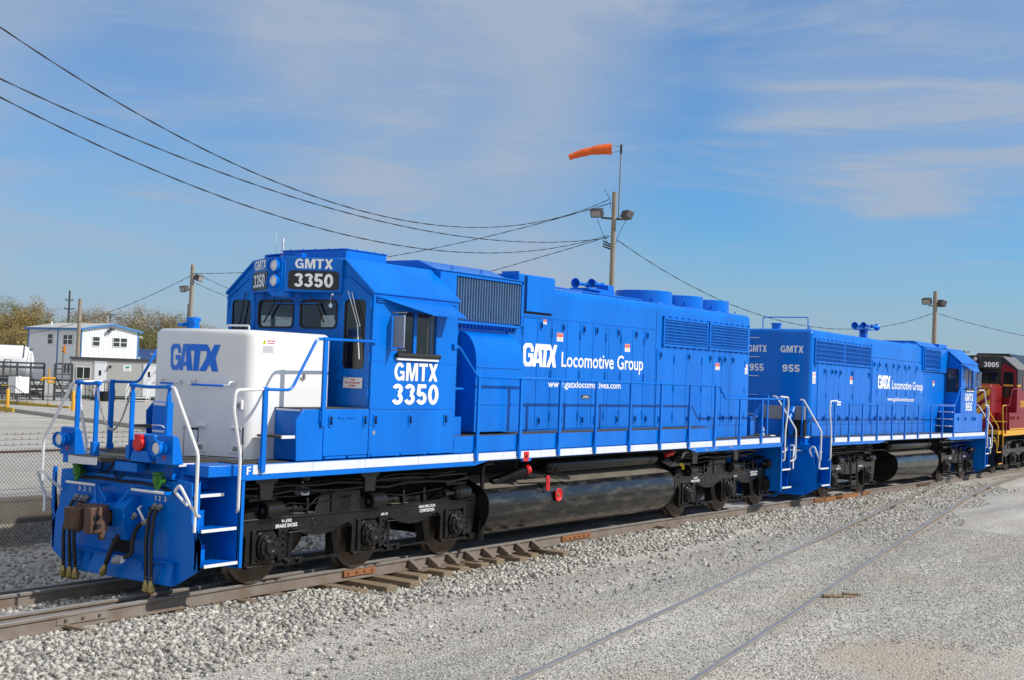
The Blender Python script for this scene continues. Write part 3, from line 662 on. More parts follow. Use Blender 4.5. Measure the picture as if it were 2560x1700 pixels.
def fuel_tank(P, x0, x1, m_, z_up=0):
    h = [(.7,1.2),(1.16,1.0),(1.24,.9),(1.27,.8),(1.27,.62),(1.2,.45),(1.08,.32),(.92,.23),(.7,.19)]
    ol = [(a, b) for a, b in h]+[(-a, b) for a, b in reversed(h)]
    b = MB(); b.prism(ol, 'x', x0, x1)
    t = b.build('fuel_tank', m_, P, bevel=.012)
    for xx in (x0, x1):
        e = MB(); e.prism([(a*1.008, .695+(b_-.695)*1.008) for a, b_ in ol], 'x', xx-.012, xx+.012); e.build('tank_end_plate', BLACK, t)
    d = MB()
    for s in (-1, 1): d.obox(((x0+x1)/2, s*.93, 1.106), ((x1-x0)/2-.03, 0, 0), (0, s*.21, -.0913), (0, s*.0008, .002))
    d.build('dust_layer', DUST, t); return t
def air_tank(P, x0, x1, y, z, r, m_=None):
    a = MB(); a.lathe([(0,0),(.01,r*.5),(.05,r*.85),(.12,r),(x1-x0-.12,r),(x1-x0-.05,r*.85),(x1-x0-.01,r*.5),(x1-x0,0)], (x0, y, z), (1, 0, 0), 20)
    for xx in (x0+.4, x1-.4): a.lathe([(0,r+.006),(.06,r+.006)], (xx, y, z), (1, 0, 0), 20); a.box(xx, xx+.05, y-.03, y+.03, z, z+.3)
    return a.build('air_reservoir', m_ or BLACK, P)

# ------------------------------------------------------------------ cab shared by the locomotives: x = front face, d = -1 when it faces -x
def make_cab(P, xf, d, paint, roofm, front_text=None, side_text=None, lining=CABIN, upper=None, awning=True, textm=LETTER):
    X = lambda v: xf-d*v            # v metres behind the front face
    FR = lambda a, b, t: (X(.0+t), a, b)
    outl = [(-1.46,1.66),(1.46,1.66),(1.46,3.97),(.9,4.43),(-.9,4.43),(-1.46,3.97)]
    dw = lambda s: rrect(s*.93, s*1.33, 2.88, 3.86, .07)
    fh = [dw(1), dw(-1), rrect(.08,.77,3.46,3.84,.07), rrect(-.77,-.08,3.46,3.84,.07)]
    L_ = 1.98
    m = MB(); m.panel(outl, fh, FR, .05)
    SI = lambda s: (lambda a, b, t: (X(a), s*(1.46-t), b))
    for s in (-1, 1): m.panel([(.05,1.66),(L_,1.66),(L_,3.95),(.05,3.95)], [rrect(.55,1.46,3.12,3.74,.02)], SI(s), .05)
    rear = [(-1.41,1.66),(1.41,1.66),(1.41,3.95),(.9,4.4),(-.9,4.4),(-1.41,3.95)]
    m.panel(rear, [rrect(.99,1.36,3.0,3.75,.06), rrect(-1.36,-.99,3.0,3.75,.06)], lambda a, b, t: (X(L_-t), a, b), .05)
    for s in (-1, 1):
        m.box(min(X(.02),X(L_)), max(X(.02),X(L_)), min(s*1.458,s*1.468), max(s*1.458,s*1.468), 2.325, 2.345); m.box(min(X(.02),X(L_)), max(X(.02),X(L_)), min(s*1.458,s*1.466), max(s*1.458,s*1.466), 3.0, 3.012)
    o = m.build('cab', [paint], P)
    if upper:
        u = MB(); u.panel([(-1.462,3.3),(1.462,3.3),(1.462,3.97),(.9,4.435),(-.9,4.435),(-1.462,3.97)], [rrect(s*.93, s*1.33, 3.31, 3.86, .05) for s in (1,-1)]+[rrect(.08,.77,3.46,3.84,.07), rrect(-.77,-.08,3.46,3.84,.07)], lambda a, b, t: (X(-.004+t), a, b), .003)
        for s in (-1, 1): u.panel([(.0,3.3),(L_,3.3),(L_,3.95),(.0,3.95)], [rrect(.55,1.46,3.31,3.74,.02)], lambda a, b, t: (X(a), s*(1.464-t), b), .003)
        u.build('upper_paint', upper, o)
    r = MB(); ro = [(-1.485,3.945),(-1.475,3.985),(-.91,4.455),(0,4.475),(.91,4.455),(1.475,3.985),(1.485,3.945),(1.455,3.945),(.9,4.42),(0,4.435),(-.9,4.42),(-1.455,3.945)]
    r.prism(ro, 'x', X(-.035), X(L_+.03)); r.build('cab_roof', roofm, o, bevel=.02)
    l = MB(); l.box(min(X(.07),X(L_-.07)), max(X(.07),X(L_-.07)), -1.38, 1.38, 3.925, 3.935); l.box(min(X(L_-.09),X(L_-.06)), max(X(L_-.09),X(L_-.06)), -.95, .95, 2.35, 3.92); l.box(min(X(.07),X(L_-.07)), max(X(.07),X(L_-.07)), -1.39, 1.39, 2.3, 2.33)
    l.box(min(X(.06),X(.1)), max(X(.06),X(.1)), -.9, .9, 2.3, 3.42); l.build('cab_lining', lining, o)
    st = MB()
    for s in (-1, 1): st.box(min(X(.9),X(1.35)), max(X(.9),X(1.35)), s*1.05-.22, s*1.05+.22, 2.7, 2.82); st.box(min(X(1.3),X(1.4)), max(X(1.3),X(1.4)), s*1.05-.22, s*1.05+.22, 2.82, 3.45); st.box(min(X(1.05),X(1.2)), max(X(1.05),X(1.2)), s*1.05-.05, s*1.05+.05, 2.33, 2.7)
    st.box(min(X(.5),X(.75)), max(X(.5),X(.75)), -.75, -.1, 2.33, 3.3); st.build('seat', SEATM, o, bevel=.03)
    # windows
    for s in (-1, 1):
        window(P, FRo(X, -.012), s*.93, s*1.33, 2.88, 3.86, .07, .03)
        window(P, FRo(X, -.012), *(sorted((s*.08, s*.77))), 3.46, 3.84, .07, .03)
        window(P, lambda a, b, t: (X(L_-.05+.06-t), a, b), *(sorted((s*.99, s*1.36))), 3.0, 3.75, .06, .03)
        w_ = window(P, (lambda s: lambda a, b, t: (X(a), s*(1.45-t), b))(s), .55, 1.46, 3.12, 3.74, .02, .03, 'side_window', paint, .0, bars=[(.93,1.0)])
    # doors on the front face
    for s in (-1, 1):
        dm = MB(); dm.panel([(s*.865,2.37),(s*1.425,2.37),(s*1.425,3.88),(s*1.0,4.17),(s*.865,4.17)], [rrect(s*.93, s*1.33, 2.88, 3.86, .07)], FRo(X, -.016), .014)
        for z in (2.55,3.05,3.8): dm.box(min(X(-.03),X(-.0)), max(X(-.03),X(-.0)), s*1.41-.02, s*1.41+.02, z-.06, z+.06)
        dm.box(min(X(-.05),X(-.01)), max(X(-.05),X(-.01)), s*.9-.05, s*.9+.05, 2.72, 2.82); dm.bar((X(-.06), s*.92, 2.79), (X(-.06), s*1.08, 2.77), .02, .02)
        dm.tube([(X(-.02), s*1.0, 4.175), (X(-.03), s*1.43, 3.885)], .012, 6)
        dm.build('cab_door', paint, P)
    if awning:
        for s in (-1, 1):
            a = MB(); y0, y1 = s*1.47, s*1.8
            a.add([(X(.08),y0,3.915),(X(1.78),y0,3.905),(X(1.74),y1,3.70),(X(.95),y1,3.70),(X(.3),s*1.55,3.86)]+[(X(.08),y0,3.903),(X(1.78),y0,3.893),(X(1.74),y1,3.688),(X(.95),y1,3.688),(X(.3),s*1.55,3.848)],
                  [(0,1,2,3,4),(9,8,7,6,5),(0,5,6,1),(1,6,7,2),(2,7,8,3),(3,8,9,4),(4,9,5,0)])
            a.build('window_awning', paint, P)
            a = MB()
            for k in range(3): a.box(min(X(.05),X(1.92)), max(X(.05),X(1.92)), min(s*1.46,s*1.49), max(s*1.46,s*1.49), 3.895-k*.03, 3.907-k*.03)
            a.build('gutter_rail', paint, P)
            a = MB(); a.box(min(X(.4),X(.425)), max(X(.4),X(.425)), min(s*1.49,s*1.70), max(s*1.49,s*1.70), 3.2, 3.67)
            mo = a.build('wind_deflector', CHROME, P, bevel=.008)
            a = MB(); a.box(min(X(.398),X(.402)), max(X(.398),X(.402)), min(s*1.505,s*1.685), max(s*1.505,s*1.685), 3.215, 3.655); a.tube([(X(.41),s*1.46,3.7),(X(.41),s*1.72,3.7)], .01, 6); a.tube([(X(.41),s*1.46,3.17),(X(.41),s*1.72,3.17)], .01, 6)
            a.build('deflector_panel', GREY, mo)
            a = MB(); a.tube([(X(.5),s*1.5,3.1),(X(1.5),s*1.5,3.1)], .035, 10); ar = a.build('arm_rest', RUBBER, P)
            a = MB(); a.box(min(X(.52),X(1.48)), max(X(.52),X(1.48)), min(s*1.465,s*1.5), max(s*1.465,s*1.5), 3.03, 3.065); a.build('arm_rest_bracket', LETTER, ar)
    # V shaped number board housing
    pl = [(X(.0),.885),(X(-.05),.885),(X(-.44),.16),(X(-.44),-.16),(X(-.05),-.885),(X(0),-.885)]
    hb = MB(); hb.prism(pl, 'z', 3.955, 4.45); hb.prism(arc(X(-.3), 0, .16, .16, 0, 360, 20)[:-1], 'z', 3.88, 3.96); hb.prism([(-.16,3.96),(-.12,3.9),(.12,3.9),(.16,3.96),(.16,4.4),(-.16,4.4)], 'x', X(-.43), X(-.45))
    hbo = hb.build('number_board_housing', upper or paint, P, bevel=.012)
    hl = MB(); hl.prism(rrect(-.13,.13,3.97,4.44,.05), 'x', X(-.45), X(-.475)); hlo = hl.build('headlight', upper or paint, P)
    for z in (4.32, 4.1):
        q = MB(); q.lathe([(0,.085),(.03,.085),(.045,.105),(.05,.105),(.05,.09),(.02,.075)], (X(-.47), 0, z), (d, 0, 0), 20, cap=False); q.lathe([(0,.1),(.08,.1)], (X(-.47), 0, z), (d, 0, 0), 20, cap=False)
        q.box(min(X(-.5),X(-.54)), max(X(-.5),X(-.54)), .1, .16, z-.05, z-.03); q.build('lamp_ring', upper or paint, hlo)
        q = MB(); q.lathe([(.0,.088),(.012,.06),(.016,0)], (X(-.5), 0, z), (d, 0, 0), 20); q.build('lamp_lens', LENS, hlo)
    def facet(s, z0, z1, s0, s1, lift=0):       # map on a V facet, reading left to right for the viewer
        def mp(a, b, l):
            l += lift; q = s0+(s1-s0)*a
            if s*d < 0 and False: q = 1-q
            # viewer's left end
            xa, ya = (-.44, .16) ; xb, yb = (-.05, .885)
            nx, ny = -.725, .39; nl = math.hypot(nx, ny); nx /= nl; ny /= nl
            k = q if s*d > 0 else 1-q
            # s = side of the facet; for d = -1 left is +y
            vx = xa+(xb-xa)*k+nx*l; vy = ya+(yb-ya)*k+ny*l
            return (X(vx), s*vy, z0+(z1-z0)*b)
        return mp
    if front_text:
        for s in (-1, 1):
            bd = MB(); rr = rrect(.06, .95, .0, 1, .12); rr = [(a, b) for a, b in rr]
            f = facet(s, 3.985, 4.255, 0, 1)
            k = len(rr); rq = rr if s*d > 0 else [(1-a, b) for a, b in rr]
            bd.add([f(a, b, 0.0) for a, b in rq]+[f(a, b, .014) for a, b in rq], [tuple(range(k)), tuple(range(2*k-1, k-1, -1))]+[(i, (i+1) % k, k+(i+1) % k, k+i) for i in range(k)])
            bo = bd.build('number_board', CBLACK, hbo)
            e0, e1 = (.17, .86) if s*d > 0 else (.14, .83)
            letters('board_number', bold2d(front_text[1]), facet(s, 4.02, 4.215, e0, e1, .016), textm, hbo)
            if front_text[0]: letters('board_lettering', bold2d(front_text[0]), facet(s, 4.285, 4.425, e0+.0, e1-.02), textm, hbo)
    if side_text:
        for (body, a0, a1, z0, z1, mm) in side_text:
            for s in (-1, 1):
                xa, xb = sorted((X(a0), X(a1))); letters('side_lettering', bold2d(body), onside(xa, xb, z0, z1, s*1.462, s), mm, P)
    return o
def FRo(X, off): return lambda a, b, t: (X(off+t), a, b)
LATCH = make_latch().build('latch', [BLUE, VOID], None, smooth=0)
def hood_doors(P, xs, z0, z1, y, latch_top, latch_bot, s=-1, paint=BLUE, hz=(.12,.5,.88), wide=.5):
    """separate door leaves with a gap between them; latches and hinges sit on them"""
    for i in range(len(xs)-1):
        a, b = xs[i]+.007, xs[i+1]-.007
        m = MB(); ya, yb = sorted((s*y, s*(y+.014))); m.box(a, b, ya, yb, z0, z1)
        e = b if i % 2 == 0 else a
        for q in hz:
            z = z0+(z1-z0)*q; m.box(e-.02, e+.02, min(s*y,s*(y+.026)), max(s*y,s*(y+.026)), z-.08, z+.08)
        o = m.build('hood_door', paint, P, bevel=.003)
        for lx in [v for v in latch_top if a < v < b]: dup(LATCH, o, (lx, s*(y+.014), z1-.12), (0, 0, 0 if s < 0 else PI))
        for lx in [v for v in latch_bot if a < v < b]: dup(LATCH, o, (lx, s*(y+.014), z0+.15), (0, 0, 0 if s < 0 else PI))
def ditch_light(P, x, y, d):
    X = lambda v: x+d*v
    b = MB(); b.prism([(X(0),1.64),(X(0),1.99),(X(-.05),2.0),(X(-.1),1.95),(X(-.18),1.64)], 'y', y-.15, y+.15); o = b.build('ditch_light', BLUE, P, bevel=.01)
    q = MB(); q.lathe([(-.02,.075),(.1,.085),(.12,.1),(.16,.1),(.16,.088),(.13,.08)], (X(0), y, 1.84), (d, 0, 0), 20)
    for k in range(3): an = k*2.1+.3; q.box(min(X(.09),X(.15)), max(X(.09),X(.15)), y+.1*math.cos(an)-.015, y+.1*math.cos(an)+.015, 1.84+.1*math.sin(an)-.015, 1.84+.1*math.sin(an)+.015)
    q.build('lamp_housing', BLUE, o, bevel=.004)
    q = MB(); q.lathe([(.125,.087),(.135,.06),(.138,0)], (X(0), y, 1.84), (d, 0, 0), 20); q.build('lamp_lens', LENS, o)
    q = MB(); q.prism(rrect(y-.02,y+.02,1.7,1.74,.004), 'x', X(0), X(.003)); q.build('decal', RED, o)
def sill(P, xa, xb, prof, paint, stripe, smat=REFL):
    f = MB(); f.box(xa, xb, -1.4, 1.4, 1.5, 1.638); f.box(xa+1, xb-1, -.5, .5, .95, 1.5)
    for yy in (.35,-.35): f.box(xa+.5, xb-.5, yy-.06, yy+.06, 1.0, 1.5)
    for s in (-1, 1): f.prism(prof, 'y', s*1.40, s*1.46)
    o = f.build('underframe', [paint], P, bevel=.006)
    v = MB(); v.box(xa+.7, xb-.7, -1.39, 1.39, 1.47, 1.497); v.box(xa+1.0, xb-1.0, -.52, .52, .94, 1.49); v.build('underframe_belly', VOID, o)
    for s in (-1, 1):
        q = MB(); xx = stripe[0]
        while xx < stripe[1]-.05:
            e = min(xx+random.uniform(1.0,1.3), stripe[1]); q.box(xx, e-.006, min(s*1.459,s*1.463), max(s*1.459,s*1.463), 1.515, 1.63); xx = e
        q.build('reflective_stripe', smat, o, smooth=0)
    return o
def deck(P, boxes):
    m = MB()
    for b in boxes: m.box(*b)
    return m.build('walkway_deck', DECK, P, smooth=0)
def pipes(P, x0, x1, seed=1, z=1.35):
    rr = random.Random(seed); m = MB()
    for s in (-1, 1):
        for k in range(5):
            y = s*rr.uniform(.8,1.3); zz = z-rr.uniform(-.1,.16); p = []; x = x0
            while x < x1: p.append((x, y+rr.uniform(-.03,.03), zz+rr.uniform(-.025,.025))); x += .5
            m.tube(p, rr.uniform(.012,.028), 6)
    m.build('brake_pipes', BLACK, P)

# ------------------------------------------------------------------ locomotive 1: blue, numbered 3350
A = empty('locomotive'); tag(A, 'nearest blue locomotive numbered 3350 with a white low nose', 'locomotive', 'locomotives coupled in a row')
sill(A, .12, 17.9, [(.62,1.44),(5.55,1.44),(5.92,1.505),(6.88,1.505),(6.93,1.455),(7.13,1.455),(7.18,1.505),(12.94,1.505),(13.35,1.41),(17.95,1.41),(17.95,1.64),(.62,1.64)], BLUE, (.8, 17.85))
deck(A, [(-.14,1.1,-.98,.98,1.638,1.65),(.66,1.45,-1.44,-.9,1.638,1.651),(.66,1.45,.9,1.44,1.638,1.651),(14.2,17.9,-1.44,1.44,1.638,1.65),(5.0,14.15,-1.45,-.95,1.905,1.912),(5.0,14.15,.95,1.45,1.905,1.912),(1.66,2.98,-1.44,-.95,2.33,2.338),(1.66,2.98,.95,1.44,2.33,2.338)])
letters('frame_letter', bold2d('F'), onside(.69, .765, 1.515, 1.615, -1.463), LETTER, A)
make_pilot(A, 0, -1, BLUE); make_steps(A, 0, -1, BLUE)
for y in (.77, -.77):
    g = MB(); g.prism([(y-.07,1.5),(y+.07,1.5),(y+.075,1.42),(y+.03,1.33),(y,1.3),(y-.03,1.33),(y-.075,1.42)], 'x', -.1, -.14)
    g.cyl((-.02,y,1.43), (-.16,y,1.43), .05, 12); g.box(-.16,-.05,y-.06,y+.06,1.5,1.53); g.build('receptacle_cover', GREEN, A, bevel=.01)
ditch_light(A, -.17, .93, -1); ditch_light(A, -.17, -.93, -1)
b = MB(); b.box(-.12,.06,-.68,-.3,1.64,1.98); b.prism([(-.68,1.64),(-.3,1.64),(-.36,1.78),(-.62,1.78)],'x',-.12,-.18); o = b.build('receptacle_box', BLUE, A, bevel=.012)
b = MB(); b.lathe([(0,.07),(.03,.09),(.07,.09),(.09,.07)], (-.12,-.46,1.86), (-1,0,0), 16); b.box(-.2,-.14,-.52,-.4,1.93,1.98); b.build('receptacle_cap', RED, o, bevel=.008)
b = MB(); b.prism([(-.1,.86),(-.3,.72),(-.34,.45),(-.3,.16),(-.1,.02)], 'z', 1.6, 1.655); o = b.build('drop_step', DECK, A, bevel=.006)
b = MB(); b.prism([(-.12,.86),(-.305,.72),(-.345,.45),(-.305,.16),(-.3,.16),(-.34,.45),(-.3,.72),(-.12,.85)], 'z', 1.56, 1.652); b.build('step_nosing', REFL, o)
b = MB(); b.box(-.14,.0,-.4,.02,1.5,1.62); b.build('step_bracket', BLUE, A, bevel=.01)
b = MB(); b.box(.24,.36,-.46,-.2,1.65,2.38); o = b.build('step_box', BLUE, A, bevel=.01)
b = MB(); b.box(.236,.24,-.44,-.22,2.33,2.37); b.box(.236,.24,-.44,-.22,1.99,2.02); b.tube(fillet([(.24,-.44,2.05),(.2,-.44,2.08),(.2,-.24,2.08),(.24,-.24,2.05)],.02),.008,6); b.build('step_nosing', REFL, o)
# front railing, posts and chain
for (y0, y1) in ((.87, .49), (-.2, -.87)):
    b = MB(); ya, yb = y0, y1; b.tube(fillet([(-.08,ya,2.58),(-.08,ya*.6+yb*.4,2.565),(-.08,yb,2.58)],.1), .021, 8); b.build('end_rail', BLUE, A)
    for y in (ya, yb):
        b = MB(); b.prism([(-.112,1.62),(-.048,1.62),(-.048,2.45),(-.06,2.52),(-.06,2.6),(-.1,2.6),(-.1,2.52),(-.112,2.45)], 'y', y-.014, y+.014); b.box(-.13,-.03,y-.035,y+.035,1.65,1.83); b.cyl((-.08,y-.05,2.58),(-.08,y+.05,2.58),.03,10); b.build('handrail_post', BLUE, A, bevel=.006)
b = MB(); n = 26
for k in range(n):
    t = k/(n-1); y = .47-.65*t; z = 2.5-.5*4*t*(1-t)+0; c = Vector((-.1, y, z)); dy = -.65/n; dz = -.5*4*(1-2*t)/n; tt = Vector((0, dy, dz)).normalized()
    q = Vector((1,0,0)) if k % 2 else tt.cross(Vector((1,0,0))); ln = Vector((0,dy,dz)).length*.85
    b.tube([c+tt*ln*math.cos(a)+q*.012*math.sin(a) for a in [2*PI*j/8 for j in range(8)]], .005, 5, closed=True)
b.build('safety_chain', GREY, A)
for i, y in enumerate((.86,.755,.65)): letters('hose_number', font2d('321'[i], .02), onfront(y+(.008 if '321'[i] == '1' else .02), y-(.008 if '321'[i] == '1' else .025), 1.175, 1.235, -.002), LETTER, A)
for i, y in enumerate((-.62,-.69,-.79)): letters('hose_number', font2d('123'[i], .02), onfront(y+(.008 if '123'[i] == '1' else .02), y-(.008 if '123'[i] == '1' else .025), 1.17, 1.23, -.002), LETTER, A)
# nose
NR, NC = .96, 1.2
nose = rounded_body(vplan(NC, 2.74, NR, .95, .13, .12), 1.645, 3.345, .09).build('short_nose', WHITE, A, smooth=50)
def nmap(y0, y1, z0, z1):
    def mp(a, b, l):
        y = y0+(y1-y0)*a; return (NR+(NC-NR)/.95*abs(y)-l*1.3, y, z0+(z1-z0)*b)
    return mp
letters('nose_logo', logo2d(), nmap(.47,-.49,2.78,3.135), LBLUE, nose, split=.47/.96)
def nbox(mb, y0, y1, z0, z1, l0, l1, m=0):
    f = nmap(y0, y1, z0, z1); mb.add([f(a, b, l) for l in (l0, l1) for a, b in ((0,0),(1,0),(1,1),(0,1))], [(0,1,2,3),(7,6,5,4),(0,4,5,1),(1,5,6,2),(2,6,7,3),(3,7,4,0)], m)
b = MB()
for (y0,y1,z0,z1) in ((.72,-.86,2.05,2.064),(.0,.012,1.66,2.055),(-.2,-.214,1.68,2.055),(-.86,-.874,1.66,2.064),(.72,.732,1.66,2.06)): nbox(b, y0, y1, z0, z1, -.004, .0015)
nbox(b, -.2, -.86, 1.66, 1.672, -.004, .002); nbox(b, -.06, -.2, 2.0, 2.03, -.004, .002); nbox(b, .05, -.03, 2.0, 2.03, -.004, .002)
b.build('door_seam', BLACK, nose, smooth=0)
b = MB()
for y in (-.26, -.78):
    nbox(b, y+.07, y-.07, 2.03, 2.09, 0, .012); nbox(b, y+.06, y-.06, 2.05, 2.07, .012, .045)
nbox(b, -.78, -.86, 2.3, 2.42, 0, .03); nbox(b, -.1, -.22, 1.655, 1.68, 0, .02)
for y in (-.26,-.78): nbox(b, y+.09, y-.09, 1.72, 1.84, 0, .012)
b.build('nose_hinge', WHITE, nose, bevel=.005, smooth=0)
b = MB()
for y in (-.26,-.78): nbox(b, y+.04, y-.04, 1.75, 1.81, .005, .0125)
nbox(b, -.795, -.845, 2.31, 2.38, .02, .031); b.build('nose_latch', GREY, nose, smooth=0)
f = nmap(0, 1, 0, 1)
for ends in ((-.1,-.7),(.62,.12)):
    b = MB()
    for y in ends:
        p = Vector(f(y, 2.62, 0)); b.tube(fillet([p+Vector((.01,0,.03)), p+Vector((-.07,0,.03)), p+Vector((-.09,0,-.01)), f(y+(.06 if y == ends[1] else -.06), 2.6, .075)], .03), .014, 8); b.lathe([(0,.045),(.012,.045)], p+Vector((.0,0,.03)), (-1,0,0), 12)
    b.build('nose_grab', WHITE, nose); b = MB(); b.cyl(f(ends[0]-.06,2.6,.075), f(ends[1]+.06,2.6,.075), .0145, 8); b.build('grab_sleeve', LBLUE, nose)
sticker(A, 1.36, 1.63, 3.04, 3.24, -.95, 'caution')
b = MB(); b.box(2.12,2.2,-.965,-.95,2.71,2.74); b.box(2.17,2.19,-.985,-.95,2.71,2.79); b.build('nose_catch', GREY, nose)
b = MB(); b.lathe([(0,.09),(.1,.08),(.11,.1),(.16,.1),(.17,.07)], (1.35,.35,3.34), (0,0,1), 14); b.tube([(1.3,.5,3.4),(1.3,.25,3.44)],.03,8); b.box(1.2,1.4,.42,.5,3.38,3.42); b.build('sand_filler', BLUE, A, bevel=.006)
b = MB(); b.tube(fillet([(2.2,.6,3.33),(2.2,.6,3.44),(2.2,.15,3.44),(2.2,.15,3.33)],.03),.014,8); b.build('nose_top_grab', REFL, A)
# equipment box under the cab steps, both sides
for s in (-1, 1):
    b = MB(); b.prism([(1.56,1.655),(1.53,2.18),(1.67,2.325),(2.055,2.325),(2.055,1.655)], 'y', s*1.44, s*1.465); b.box(1.66, 2.99, min(s*.96,s*1.44), max(s*.96,s*1.44), 1.655, 2.33)
    b.box(2.07, 2.985, min(s*1.44,s*1.462), max(s*1.44,s*1.462), 1.70, 2.325)
    o = b.build('equipment_box', BLUE, A, bevel=.006)
    for x in (2.2, 2.9): dup(LATCH, o, (x, s*1.462, 2.17), (0, 0, 0 if s < 0 else PI))
    b = MB()
    for x in (2.42,2.62): b.box(x-.07,x+.07,min(s*1.455,s*1.475),max(s*1.455,s*1.475),2.205,2.225)
    for k in range(2): b.cyl((2.1+k*.47, s*1.462, 1.675), (2.5+k*.45, s*1.462, 1.675), .018, 8)
    b.build('box_hinge', BLUE, o)
    b = MB(); b.box(1.3,1.57,min(s*1.0,s*1.43),max(s*1.0,s*1.43),1.955,1.985); b.build('step_tread', DECK, o); b = MB(); b.box(1.3,1.57,min(s*1.43,s*1.45),max(s*1.43,s*1.45),1.95,1.99); b.build('step_nosing', REFL, o)
    b = MB(); b.box(1.655,1.66,min(s*.98,s*1.42),max(s*.98,s*1.42),2.3,2.325); b.build('step_nosing', REFL, o)
# cab
make_cab(A, 3.0, -1, BLUE, BLUE, ('GMTX','3350'), [('GMTX',.5,1.51,2.735,2.995,LETTER),('3350',.47,1.55,2.39,2.69,LETTER)])
for s in (-1, 1):
    b = MB(); b.box(3.02,4.95,min(s*1.455,s*1.462),max(s*1.455,s*1.462),1.70,2.315); o = b.build('battery_door', BLUE, A, bevel=.004)
    for x in (3.12, 3.9, 4.75): dup(LATCH, o, (x, s*1.462, 2.17), (0, 0, 0 if s < 0 else PI))
    b = MB()
    for k in range(3): b.cyl((3.05+k*.65, s*1.462, 1.678), (3.6+k*.65, s*1.462, 1.678), .018, 8)
    b.build('box_hinge', BLUE, o)
    b = MB(); b.lathe([(0,.03),(.003,.03)], (3.1,s*1.462,2.0), (0,s,0), 12); b.build('door_plug', GREY, o)
lb = MB(); lb.box(2.962,2.97,-1.33,-.98,2.61,2.76); o = lb.build('door_label', REFL, A)
for i, tx in enumerate(('FIRE','EXTINGUISHER','INSIDE')):
    wd = (.1,.28,.12)[i]; letters('label_print', font2d(tx,.02), onfront(-1.155+wd/2,-1.155-wd/2,2.715-.042*i,2.742-.042*i,2.962), RED, o)
wiper(A, [(2.86,.33,3.93),(2.95,.42,3.8),(2.95,.62,3.52)]); wiper(A, [(2.86,-.35,3.93),(2.95,-.42,3.8),(2.95,-.58,3.53)])
wiper(A, [(2.95,-1.02,3.98),(2.95,-1.22,3.5),(2.95,-1.28,3.02)], CHROME); wiper(A, [(2.95,-1.09,3.96),(2.95,-1.26,3.5),(2.95,-1.27,3.48)], CHROME)
wiper(A, [(2.95,1.02,3.98),(2.95,1.1,3.6),(2.95,1.2,3.3)])
b = MB(); b.tube([(2.9,-.75,3.82),(2.8,-.86,3.92)], .018, 8); b.cyl((2.92,-.74,3.77),(2.9,-.74,3.77),.035,12); b.build('mirror', CHROME, A)
b = MB(); b.tube([(2.95,.62,3.94),(2.95,.8,3.8),(2.95,.84,3.4)],.014,6); b.tube([(2.93,.4,3.8),(2.93,-.45,3.8)],.008,6); b.build('air_line', BLUE, A)
# roof equipment
b = MB(); b.box(3.12,4.02,-.8,.45,4.44,4.6); b.box(3.1,4.04,-.82,.47,4.59,4.605)
for k in range(5): b.cyl((3.15+k*.2,-.8,4.6),(3.15+k*.2,-.8,4.62),.012,6); b.cyl((3.12,-.7+k*.25,4.6),(3.12,-.7+k*.25,4.62),.012,6)
b.build('roof_air_conditioner', BLUE, A, bevel=.008)
b = MB(); b.prism([(.95,4.4),(.9,4.56),(.45,4.58),(.45,4.56),(.85,4.54),(.88,4.4)], 'x', 3.2, 3.5); b.box(3.2,3.24,.5,.53,4.42,4.58); b.box(2.9,3.0,-.15,.0,4.46,4.53); b.build('antenna_mount', BLUE, A, bevel=.005)
b = MB(); b.tube([(3.3,.78,4.56),(3.3,.78,4.92)],.005,5); b.tube([(3.35,.66,4.56),(3.35,.68,4.75)],.012,6); b.tube([(3.35,.72,4.56),(3.35,.69,4.75)],.007,6); b.cyl((3.35,.685,4.75),(3.35,.685,4.82),.022,8); b.build('antenna', REFL, A)
# engine hood
b = MB()
b.prism([(.95,1.645),(.95,4.22)]+[(.95-.13+.13*math.cos(a), 4.31+.13*math.sin(a)) for a in [PI/2*k/5 for k in range(6)]]+[(.5,4.47),(0,4.48),(-.5,4.47)]+[(-.95+.13-.13*math.cos(a), 4.31+.13*math.sin(a)) for a in [PI/2*(5-k)/5 for k in range(6)]]+[(-.95,4.22),(-.95,1.645)], 'x', 8.42, 16.97)
b.box(4.9,8.5,-.945,.945,1.645,4.4)
for s in (-1, 1):
    b.box(8.44,12.36,min(s*.95,s*.958),max(s*.95,s*.958),3.885,3.9); b.box(12.38,12.4,min(s*.95,s*.957),max(s*.95,s*.957),1.9,4.25); b.box(8.4,8.44,min(s*.95,s*.965),max(s*.95,s*.965),3.9,4.5)
    b.tube([(8.5,s*.8,4.47),(12.0,s*.8,4.46)], .018, 6)
    b.box(12.4,16.97,min(s*.95,s*.962),max(s*.95,s*.962),1.64,1.9)
hood = b.build('engine_hood', BLUE, A, smooth=30)
b = MB(); b.prism([(.95,1.66),(.95,4.2),(.85,4.4),(-.85,4.4),(-.95,4.2),(-.95,1.66),(0,1.66)], 'x', 16.95, 17.05); b.build('hood_end', BLUE, hood, bevel=.05)
xs1 = [7.05,7.5,7.97,8.43,8.95,9.4,9.87,10.34,10.46,10.92,11.39,11.86,12.36]; lt1 = [8.08,8.81,9.53,9.99,10.81,11.52,11.98]; lb1 = [8.09,8.81,9.56,10.02,10.85,11.57,12.01]
xs2 = [12.43,13.18,13.76,14.49,15.03,15.5,15.94,16.76]; lt2 = [12.58,13.86,14.9,15.37,15.65,16.08]; lb2 = [12.59,13.86,14.91,15.64,16.07]
